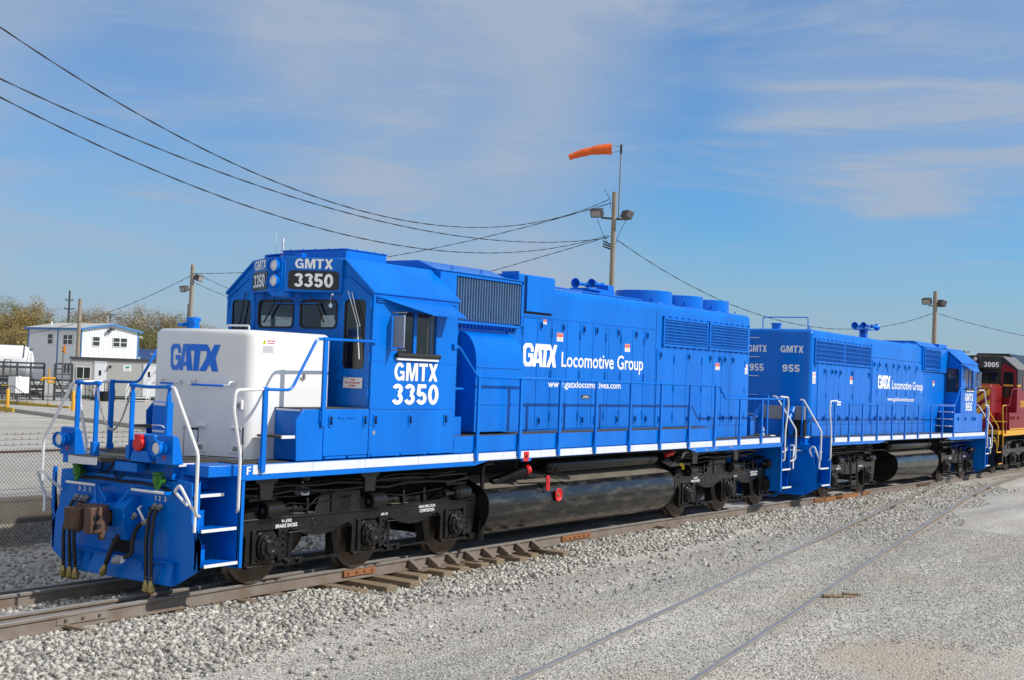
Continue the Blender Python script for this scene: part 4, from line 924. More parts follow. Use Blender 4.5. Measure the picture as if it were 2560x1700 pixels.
for s in (-1, 1):
    hood_doors(A, xs1, 1.94, 3.87, .95, lt1, lb1, s); hood_doors(A, xs2, 1.92, 3.5, .95, lt2, lb2, s)
    grille(A, 12.66, 14.72, 3.58, 4.15, .952, s, 40, 9); grille(A, 14.82, 16.86, 3.58, 4.15, .952, s, 40, 9)
    letters('hood_logo', logo2d(), onside(7.53, 8.62, 3.03, 3.43, s*.966, s), LETTER, A)
    letters('hood_lettering', font2d('Locomotive Group', .012), onside(8.78, 11.84, 2.965, 3.32, s*.966, s), LETTER, A)
    letters('hood_lettering', font2d('www.gatxlocomotives.com', .016), onside(8.36, 10.96, 2.64, 2.80, s*.966, s), LETTER, A)
    ys = s*.965
    sticker(A, 8.6, 8.81, 3.5, 3.65, ys, 'orange', s); sticker(A, 11.08, 11.28, 3.4, 3.55, ys, 'orange', s); sticker(A, 15.17, 15.38, 3.14, 3.29, ys, 'orange', s); sticker(A, 16.66, 16.92, 3.08, 3.3, s*.953, 'caution', s); sticker(A, 8.14, 8.25, 3.78, 3.86, ys, 'orange', s); sticker(A, 9.52, 9.81, 2.48, 2.55, ys, 'black', s)
    # raised walkway duct
    b = MB(); ya, yb = sorted((s*.95, s*1.455)); b.box(5.0,14.1,ya,yb,1.65,1.905)
    for x in (6.8,7.4,9.2,10.0,11.7): b.box(x-.004,x+.004,min(s*1.455,s*1.4575),max(s*1.455,s*1.4575),1.66,1.9)
    b.build('walkway_duct', BLUE, A, bevel=.006)
    b = MB(); b.box(5.02,5.3,min(s*.97,s*1.35),max(s*.97,s*1.35),1.91,2.2); b.build('step_block', BLUE, A); b = MB(); b.box(5.1,5.32,min(s*1.1,s*1.36),max(s*1.1,s*1.36),2.62,2.65); b.build('cab_step', BLUE, A)
    # inertial intake section above the bulge
    b = MB(); b.box(4.99,7.3,min(s*.9,s*1.08),max(s*.9,s*1.08),4.2,4.45) if False else b.box(5.0,5.42,min(s*.9,s*1.08),max(s*.9,s*1.08),3.66,4.45)
    b.box(5.42,7.32,min(s*.9,s*1.08),max(s*.9,s*1.08),4.40,4.45); b.box(5.42,7.32,min(s*.9,s*1.08),max(s*.9,s*1.08),3.66,3.70); b.box(7.27,7.32,min(s*.9,s*1.08),max(s*.9,s*1.08),3.66,4.45); b.box(5.42,7.3,min(s*.9,s*.95),max(s*.9,s*.95),3.7,4.4)
    for k in range(18): x = 5.47+k*.1; b.prism([(x,3.66),(x+.08,3.66),(x+.04,3.60)], 'y', s*.952, s*1.0)
    io = b.build('intake_housing', BLUE, A, bevel=.004)
    b = MB(); b.box(5.43,7.26,min(s*.95,s*.96),max(s*.95,s*.96),3.7,4.4); b.build('intake_backing', BLUED, io)
    b = MB()
    for k in range(25):
        x = 5.46+k*.073; b.add([(x,s*.965,3.72),(x,s*.965,4.39),(x+.035,s*1.06,4.39),(x+.035,s*1.06,3.72),(x+.012,s*.965,3.72),(x+.012,s*.965,4.39),(x+.047,s*1.06,4.39),(x+.047,s*1.06,3.72)], [(0,1,2,3),(7,6,5,4),(0,4,5,1),(2,6,7,3),(1,5,6,2),(0,3,7,4)])
    b.build('intake_slats', SLAT, io, smooth=0)
    # blower bulge
    c = [(.95,1.95),(1.3,1.95),(1.3,3.05)]+[(.95+.35*math.cos(a), 3.05+.5*math.sin(a)) for a in [PI/2*k/8 for k in range(1,9)]]
    b = MB(); b.prism([(s*p, q) for p, q in c], 'x', 5.72, 7.05); b.box(5.75,7.03,min(s*1.3,s*1.31),max(s*1.3,s*1.31),2.97,3.0); b.box(5.75,7.03,min(s*1.3,s*1.31),max(s*1.3,s*1.31),2.38,2.41)
    b.build('blower_housing', BLUE, A, bevel=.012)
    # filter box at the shoulder
    b = MB(); b.box(7.32,8.42,min(s*.7,s*.985),max(s*.7,s*.985),3.9,4.6); b.box(7.52,8.4,min(s*.985,s*1.02),max(s*.985,s*1.02),3.97,4.58); b.prism([(s*.985,3.9),(s*.96,3.9),(s*.96,3.86),(s*.97,3.86)], 'x', 7.32, 8.42); b.build('filter_box', BLUE, A, bevel=.01)
    b = MB(); b.box(7.49,8.35,min(s*.98,s*.988),max(s*.98,s*.988),3.93,3.965); b.box(7.48,7.51,min(s*.98,s*.988),max(s*.98,s*.988),3.93,4.57); b.build('filter_door_gap', VOID, A)
b = MB(); b.prism([(1.06,4.45),(.62,4.62),(-.62,4.62),(-1.06,4.45)], 'x', 5.0, 6.95); b.box(5.0,7.3,-1.1,1.1,4.45,4.47); o = b.build('intake_roof', BLUE, A, bevel=.008)
for x in (5.5, 6.3): b = MB(); b.tube([(x,-.9,4.5),(x,-.9,4.57),(x+.05,-.9,4.57),(x+.05,-.9,4.5)],.008,6); b.build('lifting_eye', BLUE, o)
b = MB(); b.prism([(-.98,4.45),(-.7,4.45),(-.62,4.64),(-.98,4.64)], 'x', 7.3, 7.32); b.prism([(.98,4.45),(.7,4.45),(.62,4.64),(.98,4.64)], 'x', 7.3, 7.32); b.build('roof_bulkhead', BLUE, A)
b = MB(); b.box(7.32,8.42,-.7,.7,4.4,4.6); b.build('filter_box_roof', BLUE, A)
# roof: horn, exhaust, fans
horn(A, 10.62, -.2, 4.7, 1, [(-.05,.1,0,.1,.42,1),(.26,-.08,.02,.09,.38,1),(.6,.06,.03,.075,.32,1)])
b = MB(); b.box(11.15,11.75,-.32,.0,4.44,4.62); b.box(11.5,11.75,-.3,-.02,4.62,4.73); b.build('exhaust_stack', BLUE, A, bevel=.01)
fan = MB(); fan.lathe([(0,.66),(.02,.66),(.04,.61),(.28,.61),(.29,.6)], (0,0,0), (0,0,1), 48); fan.lathe([(.24,.58),(.285,.585)], (0,0,0), (0,0,1), 48, 1)
for k in range(12): an = k*PI/6; fan.bar((.08*math.cos(an),.08*math.sin(an),.287),(.59*math.cos(an),.59*math.sin(an),.287),.012,.012)
for r_ in (.15,.3,.45): fan.tube([(r_*math.cos(a),r_*math.sin(a),.29) for a in [2*PI*j/28 for j in range(28)]],.006,5,closed=True)
for k in range(4): an = k*PI/2+.8; fan.box(.61*math.cos(an)-.02,.61*math.cos(an)+.02,.61*math.sin(an)-.02,.61*math.sin(an)+.02,.08,.14)
fo = fan.build('roof_fan', [BLUE, VOID], A, loc=(13.55,0,4.46)); dup(fo, A, (15.05,0,4.455)); dup(fo, A, (16.5-.08,0,4.45))
b = MB()
for x in (12.6,13.8,14.7,15.6,16.3): b.cyl((x,-.6,4.46),(x,-.6,4.5),.02,8)
b.tube(fillet([(16.75,-.5,4.46),(16.75,-.5,4.66),(16.5,-.5,4.66)],.03),.012,6); b.tube([(16.9,-.6,4.42),(16.9,-.6,4.52),(16.94,-.6,4.52)],.012,6); b.tube([(8.5,-.86,4.45),(8.5,-.86,4.53),(8.55,-.86,4.53)],.014,6); b.build('roof_fittings', BLUE, A)
# handrails
for s in (-1, 1):
    y = s*1.485
    b = MB(); b.tube(fillet([(.9,y,2.585),(1.4,y,2.58),(1.85,y,3.265),(2.02,y,3.265),(3.08,s*1.47,3.27)],.08), .02, 8); b.cyl((3.04,s*1.49,3.27),(3.04,s*1.45,3.27),.035,10); b.build('handrail', BLUE, A)
    posts(A, [(.94,2.585)], y, 1.56, BLUE, .075); posts(A, [(2.02,3.265)], y, 2.13, BLUE, .075)
    b = MB(); b.tube(fillet([(4.93,s*1.47,3.27),(5.0,y,3.27),(5.5,y,2.83),(14.3,y,2.79),(14.62,y,2.525),(17.9,y,2.53)],.06), .02, 8); b.box(4.86,4.94,min(s*1.45,s*1.5),max(s*1.45,s*1.5),3.24,3.31); b.build('handrail', BLUE, A)
    posts(A, [(x, 2.83 if x < 6 else 2.82-.003*(x-6)) for x in (5.56,6.75,7.96,9.18,10.45,11.68,12.93,14.14)]+[(15.4,2.525),(16.6,2.525),(17.82,2.53)], y, 1.55, BLUE)
    b = MB()
    for k in range(60):
        x = 5.7+k*.2
        if x > 13.9: break
    b = MB(); b.box(6.92,7.08,min(s*1.455,s*1.465),max(s*1.455,s*1.465),1.46,1.62); o = b.build('fuel_cutoff_box', RED, A, bevel=.005); b = MB(); b.cyl((7.0,s*1.46,1.54),(7.0,s*1.468,1.54),.03,12); b.build('cutoff_button', VOID, o)
    b = MB()
    for (x, z) in ((13.24,1.48),(13.83,1.455),(15.06,1.475),(14.3,1.475)): b.box(x-.07,x+.07,min(s*1.459,s*1.463),max(s*1.459,s*1.463),z-.012,z+.012)
    b.build('data_plate', GREY, A)
# running gear
TX = [('V-392',.27,.47,.8,.85),('BRAKE SHOES',.17,.58,.735,.785),('6215',2.33,2.48,.755,.79),('HIGH FRICTION',3.22,3.62,.8,.85),('COMPOSITION',3.24,3.6,.735,.785)]
make_bogie(A, [1.49,3.56,5.63], TX); make_bogie(A, [13.81,15.88,17.95], TX)
for (x, w2) in ((1.14,.2),(3.17,.2)):
    for s in (-1, 1):
        for dx in (0, 12.32+(.0)):
            b = MB(); b.prism([(x+dx-w2,1.455),(x+dx+w2,1.455),(x+dx+w2,1.40),(x+dx+.12,1.36),(x+dx+.11,1.17),(x+dx-.11,1.17),(x+dx-.12,1.36),(x+dx-w2,1.40)], 'y', s*1.34, s*1.38); b.box(x+dx-w2,x+dx+w2,min(s*1.3,s*1.42),max(s*1.3,s*1.42),1.445,1.457); b.build('safety_hook', BLACK, A, bevel=.006)
b = MB(); b.lathe([(0,.03),(.02,.03),(.03,.1),(.045,.1),(.045,.0)], (2.2,-1.0,1.27), (0,0,-1), 14); b.lathe([(.1,.09),(.125,.09)], (2.2,-1.0,1.27), (0,0,-1), 14); b.cyl((2.2,-1.0,1.34),(2.2,-1.0,1.27),.012,6)
for k in range(5): an = k*1.256; b.box(2.2+.085*math.cos(an)-.012,2.2+.085*math.cos(an)+.012,-1.0+.085*math.sin(an)-.012,-1.0+.085*math.sin(an)+.012,1.15,1.23)
b.build('drain_valve', REFL, A); b = MB(); b.lathe([(0,.1),(.12,.13),(.3,.13)], (2.2,-1.0,1.34), (0,0,1), 12); b.build('drain_bowl', BLACK, A)
pipes(A, .8, 5.9, 3); pipes(A, 13.0, 17.4, 5)
fuel_tank(A, 6.25, 12.8, TANKM); air_tank(A, 8.3, 12.4, -1.0, 1.31, .13); air_tank(A, 8.3, 12.4, 1.0, 1.31, .13)
b = MB(); b.tube(fillet([(6.7,-1.0,1.1),(7.0,-1.12,1.2),(7.28,-1.28,1.29)],.06), .06, 12); b.build('filler_pipe', BLACK, A); b = MB(); b.lathe([(0,.08),(.06,.08),(.09,.05)], (7.28,-1.28,1.29), (.8,-.5,.25), 14); b.build('filler_cap', RED, A, bevel=.006)
b = MB(); b.prism(rrect(7.91,8.02,.9,1.17,.05), 'y', -1.275, -1.30); o = b.build('fuel_gauge', RED, A, bevel=.006); b = MB(); b.prism(rrect(7.945,7.985,.93,1.14,.02), 'y', -1.299, -1.304); b.build('gauge_glass', mat('gauge_tint', (.3,.02,.02), .2), o)
b = MB(); b.lathe([(0,.06),(.02,.11),(.035,.115),(.04,.105),(.01,.05),(.012,.0)], (8.31,-1.275,.82), (0,-1,0), 24); o = b.build('fuel_filler', RED, A); b = MB(); b.lathe([(0,.035),(.02,.035),(.025,.02)], (8.31,-1.28,.82), (0,-1,0), 10); b.build('filler_plug', BRASS, o)
b = MB(); b.bar((7.4,-1.25,1.2),(8.75,-1.25,1.08),.02,.05); b.bar((8.75,-1.25,1.08),(8.5,-1.0,1.2),.02,.05); b.box(7.1,7.5,-1.2,-.95,1.2,1.23); b.cyl((7.25,-1.1,1.25),(7.25,-1.1,1.5),.015,8); b.build('drip_tray', BLACK, A)
b = MB(); b.tube(fillet([(6.55,-1.1,1.42),(6.3,-1.1,1.42),(6.28,-1.1,1.3),(6.28,-1.1,.35)],.08), .035, 10); b.tube(fillet([(6.28,-1.1,.82),(6.45,-1.12,.82),(6.47,-1.12,.72)],.04), .035, 10); b.cyl((6.28,-1.1,.2),(6.28,-1.1,.5),.05,10); b.build('drain_pipe', BLACK, A)
b = MB(); b.tube([(12.5,-1.2,1.36),(12.72,-1.25,1.42)], .045, 10); b.tube([(12.6,-1.22,1.44),(12.7,-1.24,1.37)],.03,8); b.build('fill_handle', RED, A)
b = MB(); b.tube(fillet([(13.25,-1.12,1.15),(13.4,-1.13,1.14),(13.42,-1.13,1.04)],.04), .035, 8); b.build('drain_cock', YEL, A)
b = MB()
for k in range(3): b.tube(fillet([(12.5+.1*k,-1.1,1.25+.02*k),(12.9+.1*k,-1.15,1.1),(13.2+.1*k,-1.1,1.4),(13.8,-1.1,1.38)],.12), .025, 8)
b.build('hose_bundle', RUBBER, A); b = MB(); b.tube([(13.2,-1.2,1.32),(13.35,-1.2,1.4),(13.5,-1.2,1.4)], .035, 8); b.build('hose_sleeve', REFL, A)
# rear end
make_pilot(A, 18.55, 1, BLUE, full=False); make_steps(A, 18.55, 1, BLUE)
deck(A, [(17.5,18.57,-.98,.98,1.638,1.65)])
b = MB()
for y in (.85,.45,-.3,-.85): b.prism([(18.37,1.62),(18.43,1.62),(18.43,2.6),(18.37,2.6)], 'y', y-.014, y+.014)
b.tube([(18.4,.85,2.58),(18.4,-.85,2.58)], .021, 8); b.build('end_rail', BLUE, A)
b = MB(); b.box(17.3,17.6,-.9,-.55,1.65,2.1); b.build('equipment_box', BLUE, A, bevel=.01)

# ------------------------------------------------------------------ locomotive 2: blue, numbered 955
B_ = empty('locomotive', (21.0, 0, -.08), (0, R(.43), 0)); tag(B_, 'second blue locomotive numbered 955 coupled behind the white nosed one', 'locomotive', 'locomotives coupled in a row')
sill(B_, .08, 15.6, [(.1,1.43),(4.0,1.43),(4.5,1.5),(10.6,1.5),(11.1,1.41),(15.6,1.41),(15.6,1.64),(.1,1.64)], BLUE, (.14, 15.5))
deck(B_, [(-.55,16.1,-.98,.98,1.638,1.65),(.1,15.5,-1.44,-.9,1.638,1.651),(.1,15.5,.9,1.44,1.638,1.651)])
make_pilot(B_, -.52, -1, BLUE, full=False); make_steps(B_, -.52, -1, BLUE); make_pilot(B_, 16.15, 1, BLUE, full=False); make_steps(B_, 16.15, 1, BLUE)
HR, HC = -.3, -.1
h2 = rounded_body(vplan(HC, 12.1, HR, .95, .12, .03), 1.645, 4.40, .13).build('engine_hood', BLUE, B_, smooth=50)
def emap(y0, y1, z0, z1):
    return lambda a, b, l: (HR+(HC-HR)/.95*abs(y0+(y1-y0)*a)-l*1.1, y0+(y1-y0)*a, z0+(z1-z0)*b)
letters('hood_lettering', bold2d('GMTX'), emap(-.16,-.74,3.78,3.96), LETTER, B_); letters('hood_lettering', bold2d('955'), emap(-.22,-.66,3.28,3.47), LETTER, B_)
letters('hood_lettering', bold2d('GMTX'), emap(.8,.22,3.78,3.96), LETTER, B_); letters('hood_lettering', bold2d('955'), emap(.74,.3,3.28,3.47), LETTER, B_)
for z in (4.15,3.65,3.15,2.65,2.15):
    q = MB(); f = emap(0,1,0,1); q.tube(fillet([f(.85,z,0),f(.85,z,.06),f(.45,z,.06),f(.45,z,0)],.02),.012,6); q.build('grab_iron', REFL, B_)
for s in (-1, 1):
    grille(B_, .07, 2.2, 3.56, 4.14, .952, s, 38, 5); grille(B_, 2.26, 4.4, 3.56, 4.14, .952, s, 38, 5)
    hood_doors(B_, [.35,.95,1.5,1.9,2.45,3.0,3.6,4.4], 1.95, 3.46, .95, [.8,1.35,1.62,2.0,2.9,4.3], [.8,1.35,2.0,2.6,3.4], s)
    hood_doors(B_, [4.6,5.05,5.5,5.95,6.4,6.85,7.3,7.75,8.2,8.65,9.1,9.6], 1.95, 3.78, .95, [4.75,5.2,5.8,6.5,7.0,7.6,8.0,8.8], [4.9,5.4,6.1,6.7,7.5,8.1,8.9], s)
    q = MB(); ya, yb = sorted((s*.95, s*.965)); q.box(-.02,12.0,ya,yb,1.64,1.93); q.box(4.5,4.52,ya,yb,1.93,4.25); q.box(4.52,9.2,ya,yb-.004 if s > 0 else yb,3.86,3.875); q.build('hood_base', BLUE, B_, bevel=.004)
    grille(B_, 9.45, 11.2, 3.68, 4.33, 1.0, s, 30, 4, 'intake_grille'); q = MB(); ya, yb = sorted((s*.93, s*1.0)); q.box(9.35,12.1,ya,yb,3.6,4.40); q.build('intake_housing', BLUE, B_, bevel=.01)
    letters('hood_logo', logo2d(), onside(5.1, 6.22, 2.97, 3.36, s*.966, s), LETTER, B_); letters('hood_lettering', font2d('Locomotive Group', .012), onside(6.4, 9.47, 2.9, 3.24, s*.966, s), LETTER, B_); letters('hood_lettering', font2d('www.gatxlocomotives.com', .016), onside(6.0, 8.6, 2.58, 2.74, s*.966, s), LETTER, B_)
    sticker(B_, -.02, .2, 3.0, 3.3, s*.952, 'caution', s); sticker(B_, 2.75, 2.95, 3.05, 3.25, s*.965, 'orange', s); sticker(B_, 10.6, 10.8, 3.15, 3.32, s*.952, 'orange', s)
    q = MB(); q.tube([(.18+.06*math.cos(a), s*.98, 3.52+.06*math.sin(a)) for a in [2*PI*j/12 for j in range(12)]], .016, 6, closed=True); q.build('lift_ring', BLUE, B_)
    y = s*1.485
    q = MB(); q.tube(fillet([(.05,y,2.52),(11.3,y,2.52),(12.05,s*1.47,3.16)],.06), .02, 8); q.build('handrail', BLUE, B_); posts(B_, [(x, 2.52) for x in (.24,1.33,2.37,3.6,4.9,6.1,7.4,8.7,9.95,11.25)], y, 1.55, BLUE)
    q = MB(); ya, yb = sorted((s*.97, s*1.469)); q.box(11.35,14.9,ya,yb,1.655,2.29); o = q.build('equipment_box', BLUE, B_, bevel=.012)
    for x in (11.8,12.7,13.6,13.9): dup(LATCH, o, (x, s*1.469, 2.1), (0,0,0 if s < 0 else PI))
    q = MB()
    for k in range(4): q.box(11.0+.12*k,11.35+.1*k,min(s*.97,s*1.42),max(s*.97,s*1.42),1.85+.23*k,1.875+.23*k)
    q.build('cab_steps', REFL, B_)
    q = MB(); q.tube(fillet([(14.3,s*1.47,3.1),(15.0,y,3.1),(15.4,y,2.52),(15.62,y,2.5)],.06), .02, 8); q.build('handrail', WHITE, B_); posts(B_, [(15.4,2.5)], y, 1.55, BLUE)
make_cab(B_, 14.1, 1, BLUE, BLUE, ('GMTX','955'), [('GMTX',.5,1.5,2.7,2.96,LETTER),('955',.6,1.4,2.37,2.65,LETTER)])
n2 = rounded_body([(-a+14.1+2.74, b) for a, b in vplan(1.3, 2.74, 1.1, .95, .15, .05)], 1.645, 3.345, .11).build('short_nose', BLUE, B_, smooth=50)
q = MB(); q.box(7.9,12.1,-.85,.85,4.38,4.44); q.prism([(-.95,4.38),(.95,4.38),(.7,4.56),(-.7,4.56)], 'x', 9.3, 11.3); q.box(12.4,13.4,-.6,.6,4.45,4.6); q.build('roof_hatch', BLUE, B_, bevel=.01)
horn(B_, 6.3, 0, 4.86, 1, [(0,.2,0,.11,.4,1),(.2,0,.02,.1,.36,1),(.85,-.2,0,.11,.4,-1)]); q = MB(); q.box(6.45,6.65,-.1,.1,4.38,4.76); q.build('horn_post', BLUE, B_, bevel=.01)
q = MB(); q.lathe([(0,.12),(.14,.12),(.15,.14),(.18,.14)], (.15,.15,4.38), (0,0,1), 16); q.build('filler_neck', BLUE, B_)
q = MB(); q.tube(fillet([(.2,.55,4.38),(.2,.55,4.72),(.2,-.7,4.72),(.2,-.7,4.38)],.05),.014,6); q.tube([(.1,-.75,4.38),(.1,-.78,4.5)],.012,6); q.tube([(.3,-.72,4.38),(.3,-.75,4.46)],.012,6); q.build('roof_grab', BLUE, B_)
q = MB()
for (x, y) in [(a*.9, -.6) for a in range(1,9)]: q.cyl((x,y,4.395),(x,y,4.42),.018,6)
q.build('roof_bolts', BLUE, B_)
TX2 = [('V-392',.3,.5,.8,.84),('BRAKE SHOES',.25,.6,.74,.78),('COMPOSITION',2.0,2.35,.76,.8)]
make_bogie(B_, [1.4,4.2], TX2); make_bogie(B_, [12.1,14.9], TX2); fuel_tank(B_, 6.2, 10.4, TANKM); air_tank(B_, 5.95, 10.1, -1.02, 1.3, .13); air_tank(B_, 5.95, 10.1, 1.02, 1.3, .13)
for x in (2.8, 13.5):
    for s in (-1, 1):
        q = MB(); q.tube(fillet([(x-.25,s*1.12,1.0),(x-.25,s*1.15,.22),(x+.25,s*1.15,.22),(x+.25,s*1.12,1.0)],.05),.025,6); q.box(x-.25,x+.25,min(s*.95,s*1.15),max(s*.95,s*1.15),.5,.52); q.box(x-.22,x+.22,min(s*1.12,s*1.15),max(s*1.12,s*1.15),.28,.42); q.build('bogie_step', BLACK, B_)
pipes(B_, .6, 5.5, 8); pipes(B_, 11, 15.2, 9)
q = MB(); q.prism([(-.9,1.66),(-.35,1.66),(-.35,2.05),(-.9,2.05)], 'x', -.34, -.2); q.build('end_opening', VOID, B_); q = MB(); q.box(-.3,-.22,-.88,.3,2.05,2.4); q.build('end_panel', GREY, B_, bevel=.01)
for y in (-.55, .35):
    q = MB(); q.cyl((-.25,y,2.35),(-.6,y,2.05),.09,12); q.box(-.36,-.3,y-.07,y+.07,1.65,2.3); q.build('receptacle', BLUE, B_)
q = MB()
for y in (.85,.4,-.35,-.85): q.prism([(-.4,1.62),(-.34,1.62),(-.34,2.55),(-.4,2.55)], 'y', y-.014, y+.014)
q.tube([(-.37,.85,2.53),(-.37,.4,2.53)],.021,8); q.tube([(-.37,-.35,2.53),(-.37,-.85,2.53)],.021,8); q.build('end_rail', BLUE, B_)
q = MB(); q.box(.35,.62,-1.5,-1.488,2.47,2.57); q.build('rail_sign', LETTER, B_)
# plastic water bottle left on the rear platform of the first locomotive
wb = empty('water_bottle', (17.55, -1.12, 1.652)); tag(wb, 'small clear plastic water bottle standing on the rear walkway of the first locomotive', 'bottle')
q = MB(); q.lathe([(0,.026),(.005,.031),(.06,.031),(.065,.028),(.07,.031),(.14,.031),(.165,.024),(.185,.013),(.195,.013)], (0,0,0), (0,0,1), 16)
q.build('body', mat('clear_plastic', (.55,.63,.7), .08, spec=.8), wb); q = MB(); q.lathe([(0,.0315),(.04,.0315)], (0,0,.08), (0,0,1), 16, cap=False); q.build('paper_band', LBLUE, wb); q = MB(); q.cyl((0,0,.19),(0,0,.21),.015,12); q.build('screw_cap', LETTER, wb)

# ------------------------------------------------------------------ locomotive 3: maroon and black, numbered 3005
LATCH3 = make_latch().build('latch', [MAROON, VOID], None, smooth=0)
D = empty('locomotive', (38.3, 0, -.2)); tag(D, 'maroon and black locomotive numbered 3005 with yellow stripes, behind the blue ones', 'locomotive', 'locomotives coupled in a row')
f_ = [(.62,1.44),(5.6,1.44),(5.9,1.5),(17.95,1.5),(17.95,1.64),(.62,1.64)]
sill(D, .12, 17.9, f_, GOLD, (17.7,17.85), GOLD); deck(D, [(-.02,1.2,-.98,.98,1.638,1.65),(.66,17.9,-1.44,1.44,1.638,1.651)])
make_pilot(D, 0, -1, CBLACK, full=False, trim=GOLD); make_steps(D, 0, -1, CBLACK, railmat=GOLD)
n3 = rounded_body(vplan(.95, 2.6, .75, .95, .15, .13), 1.645, 3.345, .11).build('short_nose', MAROON, D, smooth=50)
def n3map(y0, y1, z0, z1): return lambda a, b, l: (.75+.2/.95*abs(y0+(y1-y0)*a)-l*1.2, y0+(y1-y0)*a, z0+(z1-z0)*b)
q = MB(); f = n3map(0,1,0,1)
for k in range(5):
    z = 1.4+k*.42
    for s in (-1, 1):
        pts = [(0,z),(s*.9,z+.75),(s*.9,z+.98),(0,z+.23)]
        pts = [(a, min(3.28,max(1.7,b_))) for a, b_ in pts]; q.add([f(a,b_,.004) for a, b_ in pts], [(0,1,2,3)])
q.build('nose_stripes', GOLD, n3, smooth=0)
make_cab(D, 2.7, -1, MAROON, ROOFG, (None,'3005'), [('3005' ,.5,1.5,2.5,2.78,GOLD)], upper=CBLACK, awning=False)
q = MB(); q.box(2.69,2.694,-1.44,-.88,3.3,3.37); q.box(2.69,2.694,.88,1.44,3.3,3.37)
for s in (-1, 1): q.box(2.72,3.2,min(s*1.466,s*1.47),max(s*1.466,s*1.47),3.3,3.37); q.box(4.2,4.66,min(s*1.466,s*1.47),max(s*1.466,s*1.47),3.3,3.37)
q.box(2.66,2.67,-.8,.8,3.31,3.37); q.build('cab_stripe', GOLD, D, smooth=0)
q = MB(); q.lathe([(0,.05),(.04,.09),(.16,.11),(.24,.16),(.25,.15)], (2.3,.75,4.55), (0,0,-1), 18); q.box(2.25,2.4,.7,.8,4.5,4.6); q.build('bell', BRASS, D)
for s in (-1, 1):
    q = MB(); ya, yb = sorted((s*.96, s*1.469)); q.box(1.55,4.66,ya,yb,1.655,2.3); o = q.build('equipment_box', MAROON, D, bevel=.01)
    for x in (1.8,2.2,2.9): dup(LATCH3, o, (x, s*1.469, 2.1), (0,0,0 if s < 0 else PI))
    q = MB(); q.cyl((1.6,s*1.46,1.68),(4.6,s*1.46,1.68),.03,8); q.build('box_hinge', GOLD, o)
    q = MB(); q.tube(fillet([(.9,s*1.485,2.585),(1.4,s*1.485,2.58),(1.85,s*1.485,3.2),(2.7,s*1.47,3.22)],.08),.02,8); q.build('handrail', MAROON, D); posts(D, [(.95,2.58)], s*1.485, 1.56, MAROON)
    q = MB(); q.box(.9,1.5,min(s*.97,s*1.4),max(s*.97,s*1.4),1.95,1.98); q.build('step_nosing', GOLD, D)
q = MB(); q.prism([(.95,1.645),(.95,4.3),(.8,4.44),(-.8,4.44),(-.95,4.3),(-.95,1.645)], 'x', 4.7, 17.0); hd = q.build('engine_hood', MAROON, D, bevel=.02); q = MB(); q.prism([(.952,3.6),(.952,4.302),(.802,4.445),(-.802,4.445),(-.952,4.302),(-.952,3.6)], 'x', 4.69, 17.01); q.prism([(-.8,4.44),(.8,4.44),(.6,4.62),(-.6,4.62)], 'x', 4.9, 9.0); q.build('upper_paint', CBLACK, hd)
q = MB(); q.tube([(4.7,-1.485,2.6),(17.5,-1.485,2.6)],.02,8); q.tube([(4.7,1.485,2.6),(17.5,1.485,2.6)],.02,8); q.build('handrail', GOLD, D)
make_bogie(D, [1.9,4.0,6.1], None); make_bogie(D, [12.8,14.9,17.0], None); fuel_tank(D, 7.0, 12.0, TANKM)

# ------------------------------------------------------------------ ground
def smooth(a, b, x): t = min(1, max(0, (x-a)/(b-a))); return t*t*(3-2*t)
def dip(x): return -.0062*min(34, max(0, x-12))
rr_ = random.Random(3); PH = [(rr_.uniform(.5,2.2), rr_.uniform(.5,2.2), rr_.uniform(0,6), rr_.uniform(0,6)) for _ in range(7)]
def bumps(x, y): return sum(math.sin(a*x+p)*math.sin(b*y+q) for a, b, p, q in PH)/7
def spur_y(x): return -6.1+.1575*(x+.2)
def gz(x, y):
    if y > 6.08: return .40+.02*bumps(x*.3, y*.3)
    d = dip(x)
    if y > 1.2: return -.2-.12*smooth(1.2,2.4,y)+.02*bumps(x,y)+d
    if y > -1.2:
        base = -.17
        if x < 3.0: base = -.2+.02*bumps(x*3,y*3)
        if y < -.6: base -= .1*smooth(2.4,3.2,x)*(1-smooth(8.2,9.0,x))
        return base+d
    ex = smooth(2.4,3.2,x)*(1-smooth(8.2,9.0,x))
    sh = -.17-.07*ex-.06*smooth(-1.3,-2.6,y) if False else None
    t = (-y-1.2)/1.6
    near = -.165-.085*smooth(0,1,t)-.1*ex*(1-smooth(.25,1.0,-y-1.2))
    left = 1-smooth(-1,5,x)
    near -= left*.10*smooth(.4,1.6,t)
    sp = smooth(-1.6,-.2, -(y-spur_y(x)))       # towards the spur
    z = near*(1-sp)+(-.15-.045*smooth(9,17,x))*sp
    return z+.012*bumps(x*1.3,y*1.3)+.006*bumps(x*4,y*4)+d
def graded(core0, core1, step, far, grow=1.35):
    mid = list(np.arange(core0, core1+1e-6, step)); o = []; s = step; v = core1
    while v < far: s *= grow; v += s; o.append(v)
    l = []; s = step; v = core0
    while v > -far: s *= grow; v -= s; l.append(v)
    return l[::-1]+mid+o
GX = graded(-8, 46, .3, 2600); GY = graded(-13, 6.0, .22, 2600)
GY = sorted(set([round(v,4) for v in GY if not 6.0 < v < 6.3]+[6.06,6.1,6.3]))
vs = [(x, y, gz(x, y)) for y in GY for x in GX]; nx = len(GX)
q = MB(); q.add(vs, [(j*nx+i, j*nx+i+1, (j+1)*nx+i+1, (j+1)*nx+i) for j in range(len(GY)-1) for i in range(nx-1)])
structure(q.build('ground', GROUND, smooth=180, recalc=False))
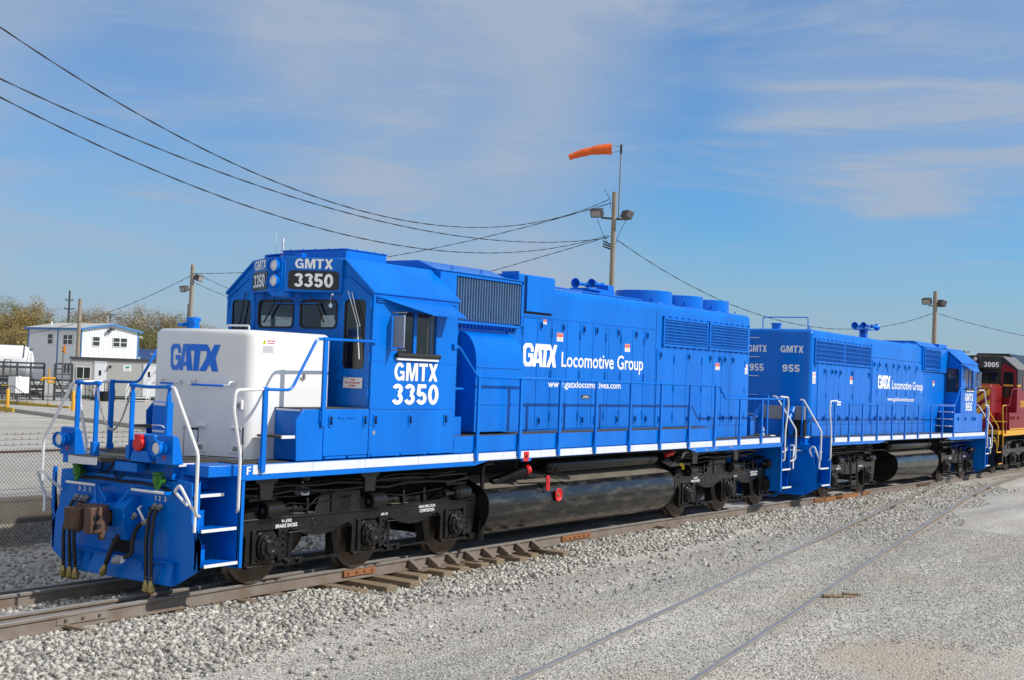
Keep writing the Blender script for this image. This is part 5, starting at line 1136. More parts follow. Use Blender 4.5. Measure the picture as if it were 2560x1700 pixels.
# ------------------------------------------------------------------ tracks
def rail(P, path, name='rail', head=RAILTOP, side=RAILS, h=.17, dz=0):
    pr = [(-.075,-h),(-.075,-h+.012),(-.012,-h+.03),(-.012,-.045),(-.036,-.035),(-.036,-.006),(-.03,0),(.03,0),(.036,-.006),(.036,-.035),(.012,-.045),(.012,-h+.03),(.075,-h+.012),(.075,-h)]
    v = []; f = []; mi = []; n = len(pr)
    for i, (x, y, z) in enumerate(path):
        a = Vector(path[max(0,i-1)]); b = Vector(path[min(len(path)-1,i+1)]); t = (b-a); t.z = 0; t.normalize(); nrm = Vector((-t.y, t.x, 0))
        for (o, zz) in pr: p = Vector((x, y, z+dz))+nrm*o; v.append((p.x, p.y, p.z+zz))
    for i in range(len(path)-1):
        for k in range(n): f.append((i*n+k, i*n+(k+1) % n, (i+1)*n+(k+1) % n, (i+1)*n+k)); mi.append(0 if 5 <= k <= 7 else 1)
    f += [tuple(range(n)), tuple(range((len(path)-1)*n, len(path)*n))]; mi += [1, 1]
    q = MB(); q.v = v; q.f = f; q.m = mi; return q.build(name, [head, side], P, smooth=0)
TR = empty('railway_track'); tag(TR, 'main railway track with worn rails on stone ballast under the three locomotives', 'railway track')
XS = [-14,-10,-6,-3,-1,.5,1.5,3]+list(np.arange(5,72,3.0))
for s in (-1, 1):
    rail(TR, [(x, s*(.755+max(0,(1.5-x))*.028), dip(x)) for x in XS])
    rail(TR, [(x, (-.47-max(0,x-.5)*.02 if s < 0 else .60+max(0,x-.5)*.02)-(0 if x > -3 else (-3-x)*.005*s), dip(x)-.003) for x in (-14,-8,-3,.5,2,4,5.5)], 'guard_rail')
q = MB(); 
def tie_mesh(l): 
    m = MB(); m.box(-.115,.115,-l/2,l/2,-.2,0); return m
tproto = tie_mesh(2.62).build('tie', TIE, TR, bevel=.01, loc=(-3.0,0,-.172)); tlong = tie_mesh(2.62)
i = 0; x = -2.45; ml = None
while x < 45:
    if 2.9 < x < 8.3:
        if ml is None: o = ml = tlong.build('tie', TIE, TR, bevel=.012); o.location = (x, -.1, -.172)
        else: o = dup(ml, TR)
        k = (-.15,-.2,-.2,.1,.06,.13,.15,.2,.1,.22)[i % 10]-.05; o.location = (x, k, -.172+random.uniform(-.006,.004)); o.rotation_euler = (0, random.uniform(-.02,.02), random.uniform(-.03,.03)); i += 1
    else: o = dup(tproto, TR, (x, random.uniform(-.12,.08), -.178+dip(x)+random.uniform(-.008,.006)), (0, 0, random.uniform(-.025,.025)))
    x += .545 if x < 24 else .62
# rail braces, joint bars, spikes
brp = None
for k in range(9):
    x = 4.88+k*.49
    if x > 8.7: break
    if brp is None:
        m = MB(); m.prism([(-.79,-.155),(-1.0,-.155),(-.99,-.13),(-.87,-.06),(-.795,-.02)], 'x', -.05, .05); m.box(-.07,.07,-1.08,-.7,-.17,-.155); m.prism([(-.8,-.03),(-.98,-.14),(-.8,-.14)], 'x', -.012, .012); brp = m.build('rail_brace', RAILS, TR, bevel=.006, loc=(x,0,0))
    else: dup(brp, TR, (x,0,0))
def joint(x, y, s, m_, n=4, P=TR, l=.7):
    b = MB(); b.box(x-l/2,x+l/2,y+s*.014-.012,y+s*.014+.024*s+.012 if s > 0 else y+s*.014+.012,-.125+dip(x),-.05+dip(x)) if s > 0 else b.box(x-l/2,x+l/2,y-.05,y-.013,-.13+dip(x),-.042+dip(x))
    o = b.build('joint_bar', m_, P, bevel=.005); q = MB()
    for k in range(n): xx = x-l/2+l*(k+.5)/n; q.box(xx-.016,xx+.016,y+s*.05-.012,y+s*.05+.012,-.1+dip(x),-.068+dip(x))
    q.build('bolts', RUST, o)
joint(3.7,-.755,-1,ORUST); joint(9.8,-.755,-1,ORUST,6,l=1.0); joint(-1.2,-.81,-1,RAILS,3); joint(22.2,-.755,-1,ORUST); joint(25.9,-.755,-1,ORUST); joint(31.5,-.755,-1,RUST,4,l=1.4)
m = MB(); m.box(22.6,25.2,-.808,-.769,-.155+dip(24),-.045+dip(24)); m.build('painted_web', ORUST, TR)
SP = empty('siding_track'); tag(SP, 'pair of thin siding rails sunk in the gravel, curving in from the front', 'railway track')
PA = [(-30,-10.85),(-12,-7.95),(-.2,-6.12),(4,-5.48),(9.6,-4.6),(15.2,-3.72),(21.1,-2.78),(26,-2.0),(30,-1.37),(33.6,-.84)]
PB = [(-30,-12.4),(-12,-9.5),(1.0,-7.45),(5,-6.82),(10.2,-5.98),(15.4,-5.14),(21,-4.25),(28,-3.12),(34.4,-2.25),(41.8,-1.6),(50,-1.05),(60,-.8)]
def dense(p, n=6):
    o = []
    for a, b in zip(p, p[1:]):
        for k in range(n): t = k/n; o.append((a[0]+(b[0]-a[0])*t, a[1]+(b[1]-a[1])*t))
    return o+[p[-1]]
for p in (PA, PB): rail(SP, [(x, y, -.128-.0*smooth(8,18,x)+.6*dip(x)) for x, y in dense(p)])
jp = None
for (x, y) in ((23.0,-2.48),(29.0,-1.53),(29.5,-2.9),(33.0,-2.42)):
    b = MB(); b.box(-.35,.35,-.055,-.014,-.13,-.042); o = b.build('joint_bar', RUST, SP, bevel=.005); o.location = (x, y, -.128+.6*dip(x)); o.rotation_euler = (0,0,.155)
for k in range(5):
    x = 16.0+k*.55+random.uniform(-.1,.1); yy = -4.45+.157*(x-16)
    b = MB(); b.box(-.1,.1,-.6,.6,-.2,0); o = b.build('tie', TIE, SP, bevel=.012); o.location = (x+.1, yy+.35, gz(x, yy)-.004); o.rotation_euler = (random.uniform(-.01,.01),random.uniform(-.04,.04),.16+random.uniform(-.05,.05))
# weathered pieces of wood lying on the gravel
plk = []
for (x, y, l, a, lab) in ((7.3,-6.72,.5,-.75,'long weathered splinter of wood lying on gravel beside the front siding rail'),(7.65,-6.8,.3,-.9,'short weathered splinter of wood lying across the longer one by the rail'),(1.1,-1.25,.42,-1.2,'rotten brown tie stub in the ballast below the front of the first locomotive'),(-1.4,-1.2,.6,-1.35,'split grey brown tie stub in the ballast at the lower left'),(13.0,-1.15,.7,-1.2,'flat brown plank in the ballast beside the fuel tank of the first locomotive'),(22.0,-2.05,.5,-.7,'brown wood scrap in the ballast between the two tracks by the second locomotive')):
    b = MB(); b.prism([(-.035,-.03),(.035,-.03),(.04,-.01),(.01,.012),(-.035,.008)] if l < .7 else [(-.05,-.03),(.05,-.03),(.06,.0),(.02,.03),(-.05,.025)], 'x', -l/2, l/2); o = b.build('wood_scrap', TIE, bevel=.008); o.location = (x, y, gz(x, y)+.03); o.rotation_euler = (.1, .06, a); tag(o, lab, 'wood scrap')
# ------------------------------------------------------------------ ballast and gravel stones
def stones(name, m_, pts, rad, sub, label):
    """pts (n,3), rad (n,) -> one mesh of rough stones"""
    if sub == 1:
        t = (1+5**.5)/2; bv = np.array([(-1,t,0),(1,t,0),(-1,-t,0),(1,-t,0),(0,-1,t),(0,1,t),(0,-1,-t),(0,1,-t),(t,0,-1),(t,0,1),(-t,0,-1),(-t,0,1)])/1.9
        bf = np.array([(0,11,5),(0,5,1),(0,1,7),(0,7,10),(0,10,11),(1,5,9),(5,11,4),(11,10,2),(10,7,6),(7,1,8),(3,9,4),(3,4,2),(3,2,6),(3,6,8),(3,8,9),(4,9,5),(2,4,11),(6,2,10),(8,6,7),(9,8,1)])
    else:
        bv = np.array([(1,0,0),(-1,0,0),(0,1,0),(0,-1,0),(0,0,1),(0,0,-1)], float); bf = np.array([(0,2,4),(2,1,4),(1,3,4),(3,0,4),(2,0,5),(1,2,5),(3,1,5),(0,3,5)])
    if sub == 2:
        bv = np.array([(a,b,c) for a in (-1,1) for b in (-1,1) for c in (-1,1)], float)*.72; bf = np.array([(0,1,3),(0,3,2),(4,6,7),(4,7,5),(0,4,5),(0,5,1),(2,3,7),(2,7,6),(0,2,6),(0,6,4),(1,5,7),(1,7,3)])
    n = len(pts); k = len(bv)
    V = bv[None]*(1+rng.uniform(-.5,.4,(n,k,1)))+rng.uniform(-.22,.22,(n,k,3)); V = V*rng.uniform(.5,1.35,(n,1,3)); 
    a = rng.uniform(0,2*PI,(n,3)); c, s = np.cos(a), np.sin(a)
    x, y, z = V[...,0], V[...,1], V[...,2]
    x, y = x*c[:,:1]-y*s[:,:1], x*s[:,:1]+y*c[:,:1]; y, z = y*c[:,1:2]-z*s[:,1:2], y*s[:,1:2]+z*c[:,1:2]; x, z = x*c[:,2:]-z*s[:,2:], x*s[:,2:]+z*c[:,2:]
    V = np.stack([x,y,z*.8],-1)*rad[:,None,None]+pts[:,None,:]
    Fc = (bf[None]+np.arange(n)[:,None,None]*k).reshape(-1)
    me = bpy.data.meshes.new(name); me.vertices.add(n*k); me.vertices.foreach_set('co', V.reshape(-1)); m3 = n*len(bf)
    me.loops.add(m3*3); me.loops.foreach_set('vertex_index', Fc); me.polygons.add(m3); me.polygons.foreach_set('loop_start', np.arange(m3)*3); me.polygons.foreach_set('loop_total', np.full(m3,3))
    me.update(calc_edges=True); me.materials.append(m_); o = bpy.data.objects.new(name, me); COL.objects.link(o); tag(o, label, 'gravel', None, 'stuff'); return o
def scatter(n, box, dens, r0, r1, sink=.35):
    x = rng.uniform(box[0], box[1], n); y = rng.uniform(box[2], box[3], n); keep = rng.uniform(0,1,n) < np.array([dens(a,b) for a,b in zip(x,y)])
    x, y = x[keep], y[keep]; r = rng.uniform(r0, r1, len(x))**1; z = np.array([gz(a,b) for a,b in zip(x,y)])+r*sink
    return np.stack([x,y,z],-1), r
def edge(x): return float(np.interp(x,[-4,0,3,7,10,13,18,26],[-2.8,-2.65,-2.35,-2.2,-2.1,-1.85,-1.6,-1.6]))+.16*math.sin(x*.9)+.08*math.sin(x*2.3)
def dball(x, y):
    if -.9 < y < -.62: return 0
    if y > -1.15 and x > 3.2: return .25
    d = y-edge(x); d = 1 if d > .4 else max(0, .5+d*1.25) if d > -.4 else .03
    if 2.9 < x < 8.5 and y > -1.6: d *= .6 if ((x+2.45) % .545) > .13 and ((x+2.45) % .545) < .42 else .1
    return d
p1, q1 = scatter(46000, (-4.5,12,-4.1,-.6), dball, .012, .038); p2, q2 = scatter(30000, (12,34,-3.3,-.6), dball, .02, .045)
p7, q7 = scatter(20000, (13,36,-5.4,-1.5), lambda x, y: (.55 if abs(y-spur_y(x)) > .08 and abs(y-spur_y(x)+1.5) > .08 and y > spur_y(x)-1.9-.3*math.sin(x) else 0)*smooth(13,17,x), .012, .03, .25)
stones('ballast', STONE, np.vstack([p1,p2,p7]), np.hstack([q1,q2,q7]), 2, 'coarse pale grey crushed stone heaped along the main track')
p3, q3 = scatter(9000, (-5,3.5,-.65,.68), lambda x, y: 0 if abs(y) > .4 and abs(y) < .58 and y < 0 else .9, .02, .05); p4, q4 = scatter(9000, (-6,20,1.2,5.9), lambda x, y: .8, .02, .045)
stones('ballast', STONE, np.vstack([p3,p4]), np.hstack([q3,q4]), 1, 'coarse stone between the rails and on the shaded strip before the fence')
def dfine(x, y):
    if y > edge(x)+.2: return 0
    for P_ in (PA, PB):
        yy = np.interp(x, [a for a,_ in P_], [b for _,b in P_])
        if abs(y-yy) < .06: return 0
    if math.hypot(x-3.5, (y+9.15)) < 1.2: return .12
    return .75
p5, q5 = scatter(95000, (-3,19,-9.6,-2.6), dfine, .006, .017, .3); p6, q6 = scatter(700, (-3,18,-9,-2.6), dfine, .012, .026, .3)
stones('gravel', FINE, np.vstack([p5,p6]), np.hstack([q5,q6]), 0, 'fine grey gravel chips spread over the yard in front of the train')

# ------------------------------------------------------------------ yard behind the train
def cpt(u, v, d): return CAM+(fw+rt*((u-1280)/FPX)-up*((v-850)/FPX))*d
def zat(u, v, d): return cpt(u, v, d).z
def frame_at(name, u, d, z=.4, turn=0):      # a thing's base, its local x running to the right as seen from the yard
    p = cpt(u, 890, d); a = math.atan2(p.y-CAM.y, p.x-CAM.x)
    return empty(name, (p.x, p.y, z), (0, 0, a-PI/2+turn))
q = MB(); q.box(-30, 70, 6.08, 6.34, -.5, .47)
for k in range(24): q.box(-30+k*4.2, -29.98+k*4.2, 6.075, 6.08, -.4, .47)
tag(q.build('retaining_wall', WALLC, smooth=0), 'low concrete retaining wall behind the chain link fence', 'wall')
q = MB(); q.prism([(-40,6.34),(90,6.34),(90,13),(20,21),(-40,21)], 'z', .38, .445); structure(q.build('pavement', CONC, smooth=0))
q = MB(); q.prism([(26,44),(24.3,38),(20.6,25.1),(18.3,17),(30,12),(110,40),(110,110),(40,110)], 'z', .3, .56); structure(q.build('road', CONC, smooth=0))
# chain link fence with barbed wire
FN = empty('chain_link_fence', (0, 5.85, -.32)); tag(FN, 'chain link fence with strands of barbed wire behind the train, left of the first locomotive', 'fence')
q = MB(); X0, X1, H = -3.0, 11.0, 1.62; sp = .072; k = X0-H
while k < X1:
    for sg in (1, -1):
        a0, b0, a1, b1 = k, 0, k+H, H
        if sg < 0: a0, a1 = a1, a0
        if a0 < X0 and a1 < X0 or a0 > X1 and a1 > X1: continue
        def clip(a): return min(max(a, X0), X1)
        def zz(a): return (a-a0)/(a1-a0)*H
        p, r_ = clip(a0), clip(a1)
        q.bar((p, .002*sg, zz(p)), (r_, .002*sg, zz(r_)), .0042, .0042)
    k += sp
k = X0
while k < X1: q.bar((k,0,H),(k+.02,0,H+.04),.004,.004); q.bar((k,0,H),(k-.02,0,H+.04),.004,.004); k += sp
q.build('wire_mesh', FENCEM, FN, smooth=0)
q = MB(); q.cyl((-20,.03,H-.02),(45,.03,H-.02),.021,8); q.build('top_rail', RUST, FN)
for x in (-2.6, 3.9-.0, 6.9, 9.9):
    q = MB(); q.cyl((x,.05,-.1),(x,.05,H+.05),.03,8); q.cyl((x,.05,H),(x,-.05,H+.36),.02,6); q.build('post', FENCEM, FN) if x > 5 or x < -2 else None
for k, z in enumerate((.11,.2,.29,-.63)):
    q = MB(); q.tube([(-20,-.02-.01*k,H+z),(0,-.02-.01*k,H+z-.02),(12,-.02-.01*k,H+z),(45,-.02-.01*k,H+z)],.0045,4); xx = -4
    while xx < 12 and z > 0: q.bar((xx-.012,-.02-.01*k,H+z-.022),(xx+.012,-.02-.01*k,H+z+.012),.005,.005); q.bar((xx+.012,-.02-.01*k,H+z-.022),(xx-.012,-.02-.01*k,H+z+.012),.005,.005); xx += .15
    q.build('barbed_wire', FENCEM, FN, smooth=0)
# white metal building
p = cpt(200, 895, 130); WB = empty('metal_building', (p.x, p.y, .2)); tag(WB, 'two storey white metal building with blue trim and a low gable roof', 'building')
EH, AH, GW, GL_ = 5.65, 6.25, 7.2, 8.6
def ribs(mb, n, a, b, ax, off, h):
    for k in range(n): t = a+(b-a)*(k+.5)/n; mb.box(t-.035,t+.035,-.03,off,0,h(t)) if ax == 'x' else mb.box(-.03,off,t-.035,t+.035,0,h(t))
gh = lambda t: EH+(AH-EH)*(1-abs(t-GW/2)/(GW/2))-.05
q = MB(); q.prism([(0,0),(GW,0),(GW,EH),(GW/2,AH),(0,EH)], 'y', 0, GL_); ribs(q, 24, 0, GW, 'x', .0, gh); ribs(q, 28, 0, GL_, 'y', .0, lambda t: EH-.02); q.build('wall', SIDW, WB, smooth=0)
q = MB(); q.prism([(-.3,EH-.02),(GW/2,AH+.02),(GW+.3,EH-.02),(GW+.3,EH+.08),(GW/2,AH+.13),(-.3,EH+.08)], 'y', -.3, GL_+.3); rf = q.build('roof', ROOFM, WB, smooth=0)
q = MB(); q.prism([(-.32,EH-.14),(GW/2,AH-.1),(GW+.32,EH-.14),(GW+.32,EH+.06),(GW/2,AH+.1),(-.32,EH+.06)], 'y', -.36, -.3); q.box(-.38,-.3,-.36,GL_+.3,EH-.14,EH+.06); q.box(-.06,.0,-.06,.12,0,EH); q.box(-.06,.12,-.06,.0,0,EH); q.box(GW-.12,GW+.06,-.06,.0,0,EH); q.box(-.06,0,GL_-.15,GL_,0,EH); q.box(-.06,0,3.6,3.75,0,EH); q.build('trim', TRIMB, WB, smooth=0)
for (x, y) in ((1.2,6.5),(5.2,3.0)): q = MB(); q.cyl((x,y,EH+.1),(x,y,EH+.75),.09,8); q.build('vent_pipe', SIDW, rf)
def bwin(P, o, ax, a, b, z0, z1, div=1):
    q = MB(); fr = .06
    for i in range(div):
        c0, c1 = a+(b-a)*i/div, a+(b-a)*(i+1)/div
        q.panel([(c0,z0),(c1,z0),(c1,z1),(c0,z1)], [[(c0+fr,z0+fr),(c1-fr,z0+fr),(c1-fr,(z0+z1)/2-.03),(c0+fr,(z0+z1)/2-.03)],[(c0+fr,(z0+z1)/2+.03),(c1-fr,(z0+z1)/2+.03),(c1-fr,z1-fr),(c0+fr,z1-fr)]], (lambda s_, t_, d_: (s_, o-.09+d_, t_)) if ax == 'x' else (lambda s_, t_, d_: (o-.09+d_, s_, t_)), .06)
    w_ = q.build('window', SIDW, P, smooth=0); g = MB()
    (g.box(a+.02,b-.02,o-.06,o-.05,z0+.02,z1-.02) if ax == 'x' else g.box(o-.06,o-.05,a+.02,b-.02,z0+.02,z1-.02)); g.build('pane', WINDK, w_, smooth=0)
bwin(WB, 0, 'x', 1.35, 2.3, 3.95, 4.95); bwin(WB, 0, 'x', 3.9, 5.75, 3.95, 4.95, 2); bwin(WB, 0, 'y', 1.2, 2.75, 4.0, 5.05, 2); bwin(WB, 0, 'y', 4.4, 5.3, 4.0, 5.1); bwin(WB, 0, 'y', 1.2, 2.7, 1.0, 2.0, 2)
q = MB(); q.obox((3.5,-.35,5.75),(.2,0,0),(0,.2,0),(0,0,.13)); q.obox((3.15,-.35,5.55),(.15,0,0),(0,.15,0),(0,0,.12)); q.build('security_light', LIGHTH, WB); q = MB(); q.tube([(GW,-.1,5.1),(GW+.4,-.1,5.15),(GW+.45,-.1,4.95)],.05,6); q.build('wall_lamp', SIDW, WB)
# office trailer
OT = frame_at('office_trailer', 180, 74, .15, R(2)); tag(OT, 'long grey office trailer with two doors in front of the white building', 'trailer')
zr = 2.72
q = MB(); q.box(0,10.5,0,3,.55,zr); q.build('body', TRL, OT, smooth=0)
q = MB(); q.box(-.06,10.56,-.06,3.06,zr,zr+.09); q.box(-.06,10.56,-.08,-.06,zr-.06,zr+.03); q.build('roof', DGREY, OT, smooth=0); q = MB(); q.box(0,10.5,-.02,0,.48,.62); q.box(0,10.5,.02,.06,.62,.621); q.build('skirt_trim', TRLD, OT, smooth=0); q = MB(); q.box(.1,10.4,.3,2.7,0,.5); q.build('underframe', VOID, OT, smooth=0)
def tdoor(x0, x1, z0, z1):
    q = MB(); q.box(x0-.05,x1+.05,-.03,0,z0,z1+.05); q.box(x0-.06,x1+.06,-.06,-.03,z1+.05,z1+.1); q.box(x0,x1,-.045,-.03,z0,z1); o = q.build('door', SIDW, OT, smooth=0); g = MB(); g.box(x0+.22,x0+.36,-.05,-.044,z0+1.15,z0+1.45); g.build('pane', WINDK, o, smooth=0); g = MB(); g.box(x1-.14,x1-.04,-.1,-.045,z0+.85,z0+.88); g.build('handle', GREY, o, smooth=0)
tdoor(1.28,1.88,.62,2.48); tdoor(4.02,4.72,.62,2.44)
def twin(x0, x1, z0, z1):
    q = MB(); q.panel([(x0,z0),(x1,z0),(x1,z1),(x0,z1)], [[(x0+.03,z0+.03),((x0+x1)/2-.02,z0+.03),((x0+x1)/2-.02,z1-.03),(x0+.03,z1-.03)],[((x0+x1)/2+.02,z0+.03),(x1-.03,z0+.03),(x1-.03,z1-.03),((x0+x1)/2+.02,z1-.03)]], lambda a, b, t: (a,-.05+t,b), .05); o = q.build('window', SIDW, OT, smooth=0); g = MB(); g.box(x0+.02,x1-.02,-.02,-.01,z0+.02,z1-.02); g.build('pane', WINDK, o, smooth=0)
twin(.27,1.05,1.55,2.25); twin(5.05,5.85,1.45,2.1)
q = MB(); q.box(2.85,3.3,-.02,0,2.05,2.42); o = q.build('sign', LETTER, OT, smooth=0); g = MB(); g.prism([(2.96,2.22),(3.2,2.25),(3.22,2.36),(2.98,2.35)], 'y', -.026, -.02); g.build('sign_emblem', mat('sign_green', (.03,.3,.2), .5), o, smooth=0); g = MB(); g.box(2.92,3.23,-.024,-.02,2.1,2.13); g.build('sign_line', GREY, o, smooth=0)
for x in (2.05, 4.85): q = MB(); q.box(x,x+.14,-.12,0,2.3,2.36); q.lathe([(0,.03),(.1,.08)], (x+.07,-.12,2.33), (0,-.3,-1), 8); q.build('door_lamp', BLACK, OT)
def stair(u, d, m_, lab, w_, h, turn=0, bal=True):
    E_ = frame_at('entry_stairs', u, d, .25, turn); tag(E_, lab, 'stairs')
    q = MB()
    for k in range(4): q.box(0, w_, -.3-.26*(3-k), -.04-.26*(3-k), h*(k+1)/4-.03, h*(k+1)/4)
    q.box(0, w_, -.04, .6, h-.04, h); q.build('treads', m_, E_, smooth=0)
    for x in (0, w_):
        q = MB()
        for (y, z) in ((.55,h),(-.05,h),(-1.05,.1)): q.bar((x,y,max(0,z-h if y < 0 else 0)),(x,y,z+.85),.03,.03,(0,1,0))
        q.bar((x,.55,h+.85),(x,-.05,h+.85),.03,.03); q.bar((x,-.05,h+.85),(x,-1.05,.95),.03,.03); q.bar((x,.55,h+.4),(x,-.05,h+.4),.025,.025); q.bar((x,-.05,h+.4),(x,-1.05,.5),.025,.025)
        if bal:
            for k in range(9): y = .5-.19*k; z0_ = h if y > -.05 else h*(1+(y+.05)); q.bar((x,y,max(.05,z0_)),(x,y,max(.05,z0_)+.84),.012,.012,(0,1,0))
        q.build('railing', m_, E_, smooth=0)
stair(226, 72.5, BLACK, 'black iron entry stairs with vertical bars at the left trailer door', 1.1, .5, R(20)); stair(326, 72.3, LETTER, 'white entry stairs with open railing at the right trailer door', 1.1, .55, R(-8), False)
q = MB(); q.lathe([(0,.0),(.02,.3),(.8,.34),(.82,.0)], (0,0,0), (0,0,1), 14); bn = q.build('storage_drum', VOID); pz = cpt(262,990,71); bn.location = (pz.x,pz.y,.3); bn.scale = (1.1,.9,1); tag(bn, 'dark round drum standing between the two trailer stairs', 'drum')
# shipping container behind the trailer
SC = frame_at('shipping_container', 415, 150, .3, R(1)); tag(SC, 'blue shipping container with a red corner post behind the office trailer', 'container')
q = MB(); q.box(-12,-.15,0,2.4,1.2,3.86)
for k in range(60): q.box(-11.95+k*.197,-11.86+k*.197,-.03,0,1.3,3.78)
q.box(-12,0,-.05,0,3.78,3.88); q.build('body', CONTB, SC, smooth=0); q = MB(); q.box(-.17,.0,-.05,2.45,1.2,3.86); q.build('corner_post', CONTR, SC, smooth=0)
letters('container_lettering', font2d('TEX', .03), lambda a, b, l: (-3.8+1.0*a,-.035-l,2.63+.36*b), LETTER, SC); letters('container_lettering', font2d('TEXU 4', .03), lambda a, b, l: (-1.75+.5*a,-.035-l,3.3+.1*b), LETTER, SC)
q = MB(); q.box(-.85,-.58,-.05,-.035,2.95,3.2); q.box(-.88,-.58,-.05,-.035,2.5,2.85); q.build('data_panel', LETTER, SC, smooth=0); q = MB(); q.box(-11.9,-.1,.2,2.2,0,1.2); q.build('chassis', DGREY, SC, smooth=0)
# white tank car
TC = frame_at('tank_car', 86, 78, .35, R(-3)); tag(TC, 'white tank car with rounded end at the loading rack on the far left', 'tank car')
zc = zat(86, 905, 78)-.35; rd = .97
q = MB(); q.lathe([(0,0),(.03,.3),(.12,.6),(.28,.83),(.5,.94),(.7,rd),(9,rd),(9.4,.8),(9.6,.0)], (0,0,zc), (-1,0,0), 32); q.build('tank', SIDW, TC, smooth=60)
q = MB(); q.tube([(-.55,-rd*math.sin(a)-.02*math.sin(a),zc+(rd+.02)*math.cos(a)) for a in [k*.1 for k in range(0,14)]],.03,6); q.tube([(-1.6,-rd*.6,zc-.4),(-1.6,-rd-.1,zc+.1),(-1.25,-rd-.1,zc+.1),(-1.25,-rd-.1,zc-.9)],.03,6); q.box(-.35,-.05,-.4,.4,zc+.75,zc+.8); q.build('ladder', DGREY, TC)
q = MB(); q.box(-9.4,-.2,-.7,.7,zc-rd-.28,zc-rd-.12); q.box(-1.6,-.5,-.5,.5,zc-rd-.2,zc-rd+.2); q.box(-9.4,-8.3,-.5,.5,zc-rd-.2,zc-rd+.2); q.build('frame', DGREY, TC)
q = MB(); q.box(-3.0,-2.2,-rd-.012,-rd+.06,zc-.2,zc-.12); q.build('tank_marking', GREY, TC)
for x in (-1.5,-8.2): q = MB(); [q.cyl((x+dx,y-.05,.35),(x+dx,y+.05,.35),.35,16) for dx in (-.6,.6) for y in (-.7,.7)]; q.box(x-.9,x+.9,-.8,.8,.3,.6); q.build('bogie', BLACK, TC)
# loading rack
def rack(u0, u1, d, lab, zs, diag):
    E_ = frame_at('loading_rack', u0, d, .35, R(-2)); tag(E_, lab, 'rack'); W_ = (u1-u0)*d/FPX; q = MB()
    for (v, t) in zs: z = zat((u0+u1)/2, v, d)-.35; q.box(0,W_,-.06,.06,z-t/2,z+t/2); q.box(0,W_,.9,1.0,z-t/2,z+t/2)
    top = zat((u0+u1)/2, zs[0][0], d)-.35
    n = max(1, round(W_/.75))
    for k in range(n+1): x = W_*k/n; q.box(x-.05,x+.05,-.05,.05,0,top); q.box(x-.05,x+.05,.9,1.0,0,top)
    for k in range(n):
        if diag: q.bar((W_*k/n,0,top*.72),(W_*(k+.8)/n,0,.3),.09,.06,(0,1,0)); q.bar((W_*(k+.95)/n,.95,top*.6),(W_*(k+.3)/n,.95,top*.25),.06,.06,(0,1,0))
    q.build('frame', DGREY, E_, smooth=0)
    q = MB()
    for (v, t) in ((932,.03),(938,.03),(944,.05),(958,.04)): z = zat((u0+u1)/2, v, d)-.35; q.box(0,W_,-.12,-.09,z-t/2,z+t/2)
    q.build('railing', GALV, E_, smooth=0)
    q = MB(); q.cyl((0,.5,.9),(W_,.5,.9),.08,8); q.cyl((0,.7,.55),(W_,.7,.55),.12,8); q.cyl((0,.4,1.3),(W_,.4,1.3),.05,8); q.build('pipes', GALV, E_); return E_
rack(-60, 102, 68, 'dark grey steel loading rack in front of the white tank car', ((906,.09),(917,.12),(950,.07),(964,.1),(976,.06),(992,.05)), True); rack(139, 179, 69, 'short dark steel rack beside the left end of the office trailer', ((910,.08),(923,.05),(936,.03),(950,.04),(965,.04)), True)
# white control cabinet on a post
CB = frame_at('control_cabinet', 50, 63, .45, R(35)); tag(CB, 'white control cabinet on a post in front of the loading rack', 'cabinet')
q = MB(); q.box(-.38,.38,-.3,.3,.62,1.42); q.build('body', SIDW, CB, bevel=.015); q = MB(); q.box(.36,.39,-.28,.28,.65,1.38); q.box(-.25,-.08,-.33,-.3,1.18,1.46); q.build('door', LETTER, CB, bevel=.01); q = MB(); q.cyl((0,0,0),(0,0,.62),.06,8); q.tube([(.25,-.1,1.42),(.3,-.1,2.1),(.42,-.1,2.6),(.55,-.1,2.6),(.55,-.1,2.1)],.02,6); q.build('post', GALV, CB)
# yellow pipe valve, signal, bollards, barriers, hand rails
VA = frame_at('pipe_valve', 125, 66, .4); tag(VA, 'bright yellow pipe and valve between the two loading racks', 'pipe')
zv = zat(125, 946, 66)-.4
q = MB(); q.cyl((0,0,zv),(0,0,zv+.55),.035,10); q.cyl((-.3,0,zv),(.32,0,zv),.07,12); q.cyl((-.3,0,zv+.01),(-.36,0,zv-.13),.07,12); q.cyl((0,0,zv-.2),(.3,0,zv-.2),.05,10); q.cyl((-.02,0,zv-.25),(-.02,0,zv+.08),.06,12); q.build('pipe', GOLD, VA); q = MB(); q.cyl((0,0,0),(0,0,zv-.2),.03,8); q.build('support', GALV, VA)
SG = frame_at('signal_light', 159, 69, .4); tag(SG, 'orange yellow traffic signal with two hooded lamps on a thin pole by the trailer', 'signal')
zg = zat(159, 868, 69)-.4
q = MB(); q.cyl((.02,0,0),(.02,0,zg-.3),.02,8); q.cyl((-.04,.05,0),(-.04,.05,zg-.1),.015,8); q.build('pole', GALV, SG); q = MB(); q.box(-.02,.1,-.1,.1,zg-.32,zg+.05); hs = q.build('housing', mat('signal_orange', (.6,.22,.02), .5), SG, bevel=.01)
for z in (zg-.02, zg-.2): q = MB(); q.prism([(-.02,z+.06),(-.17,z-.02),(-.17,z-.03),(-.02,z+.045)], 'y', -.08, .08); q.prism([(-.02,z+.055),(-.02,z-.06),(-.15,z-.02)], 'y', .075, .085); q.build('hood', GOLD, hs)
q = MB(); q.lathe([(0,.035),(.06,.035),(.08,.01)], (.03,0,zg+.05), (0,0,1), 10); q.build('beacon', RED, SG)
bp = None
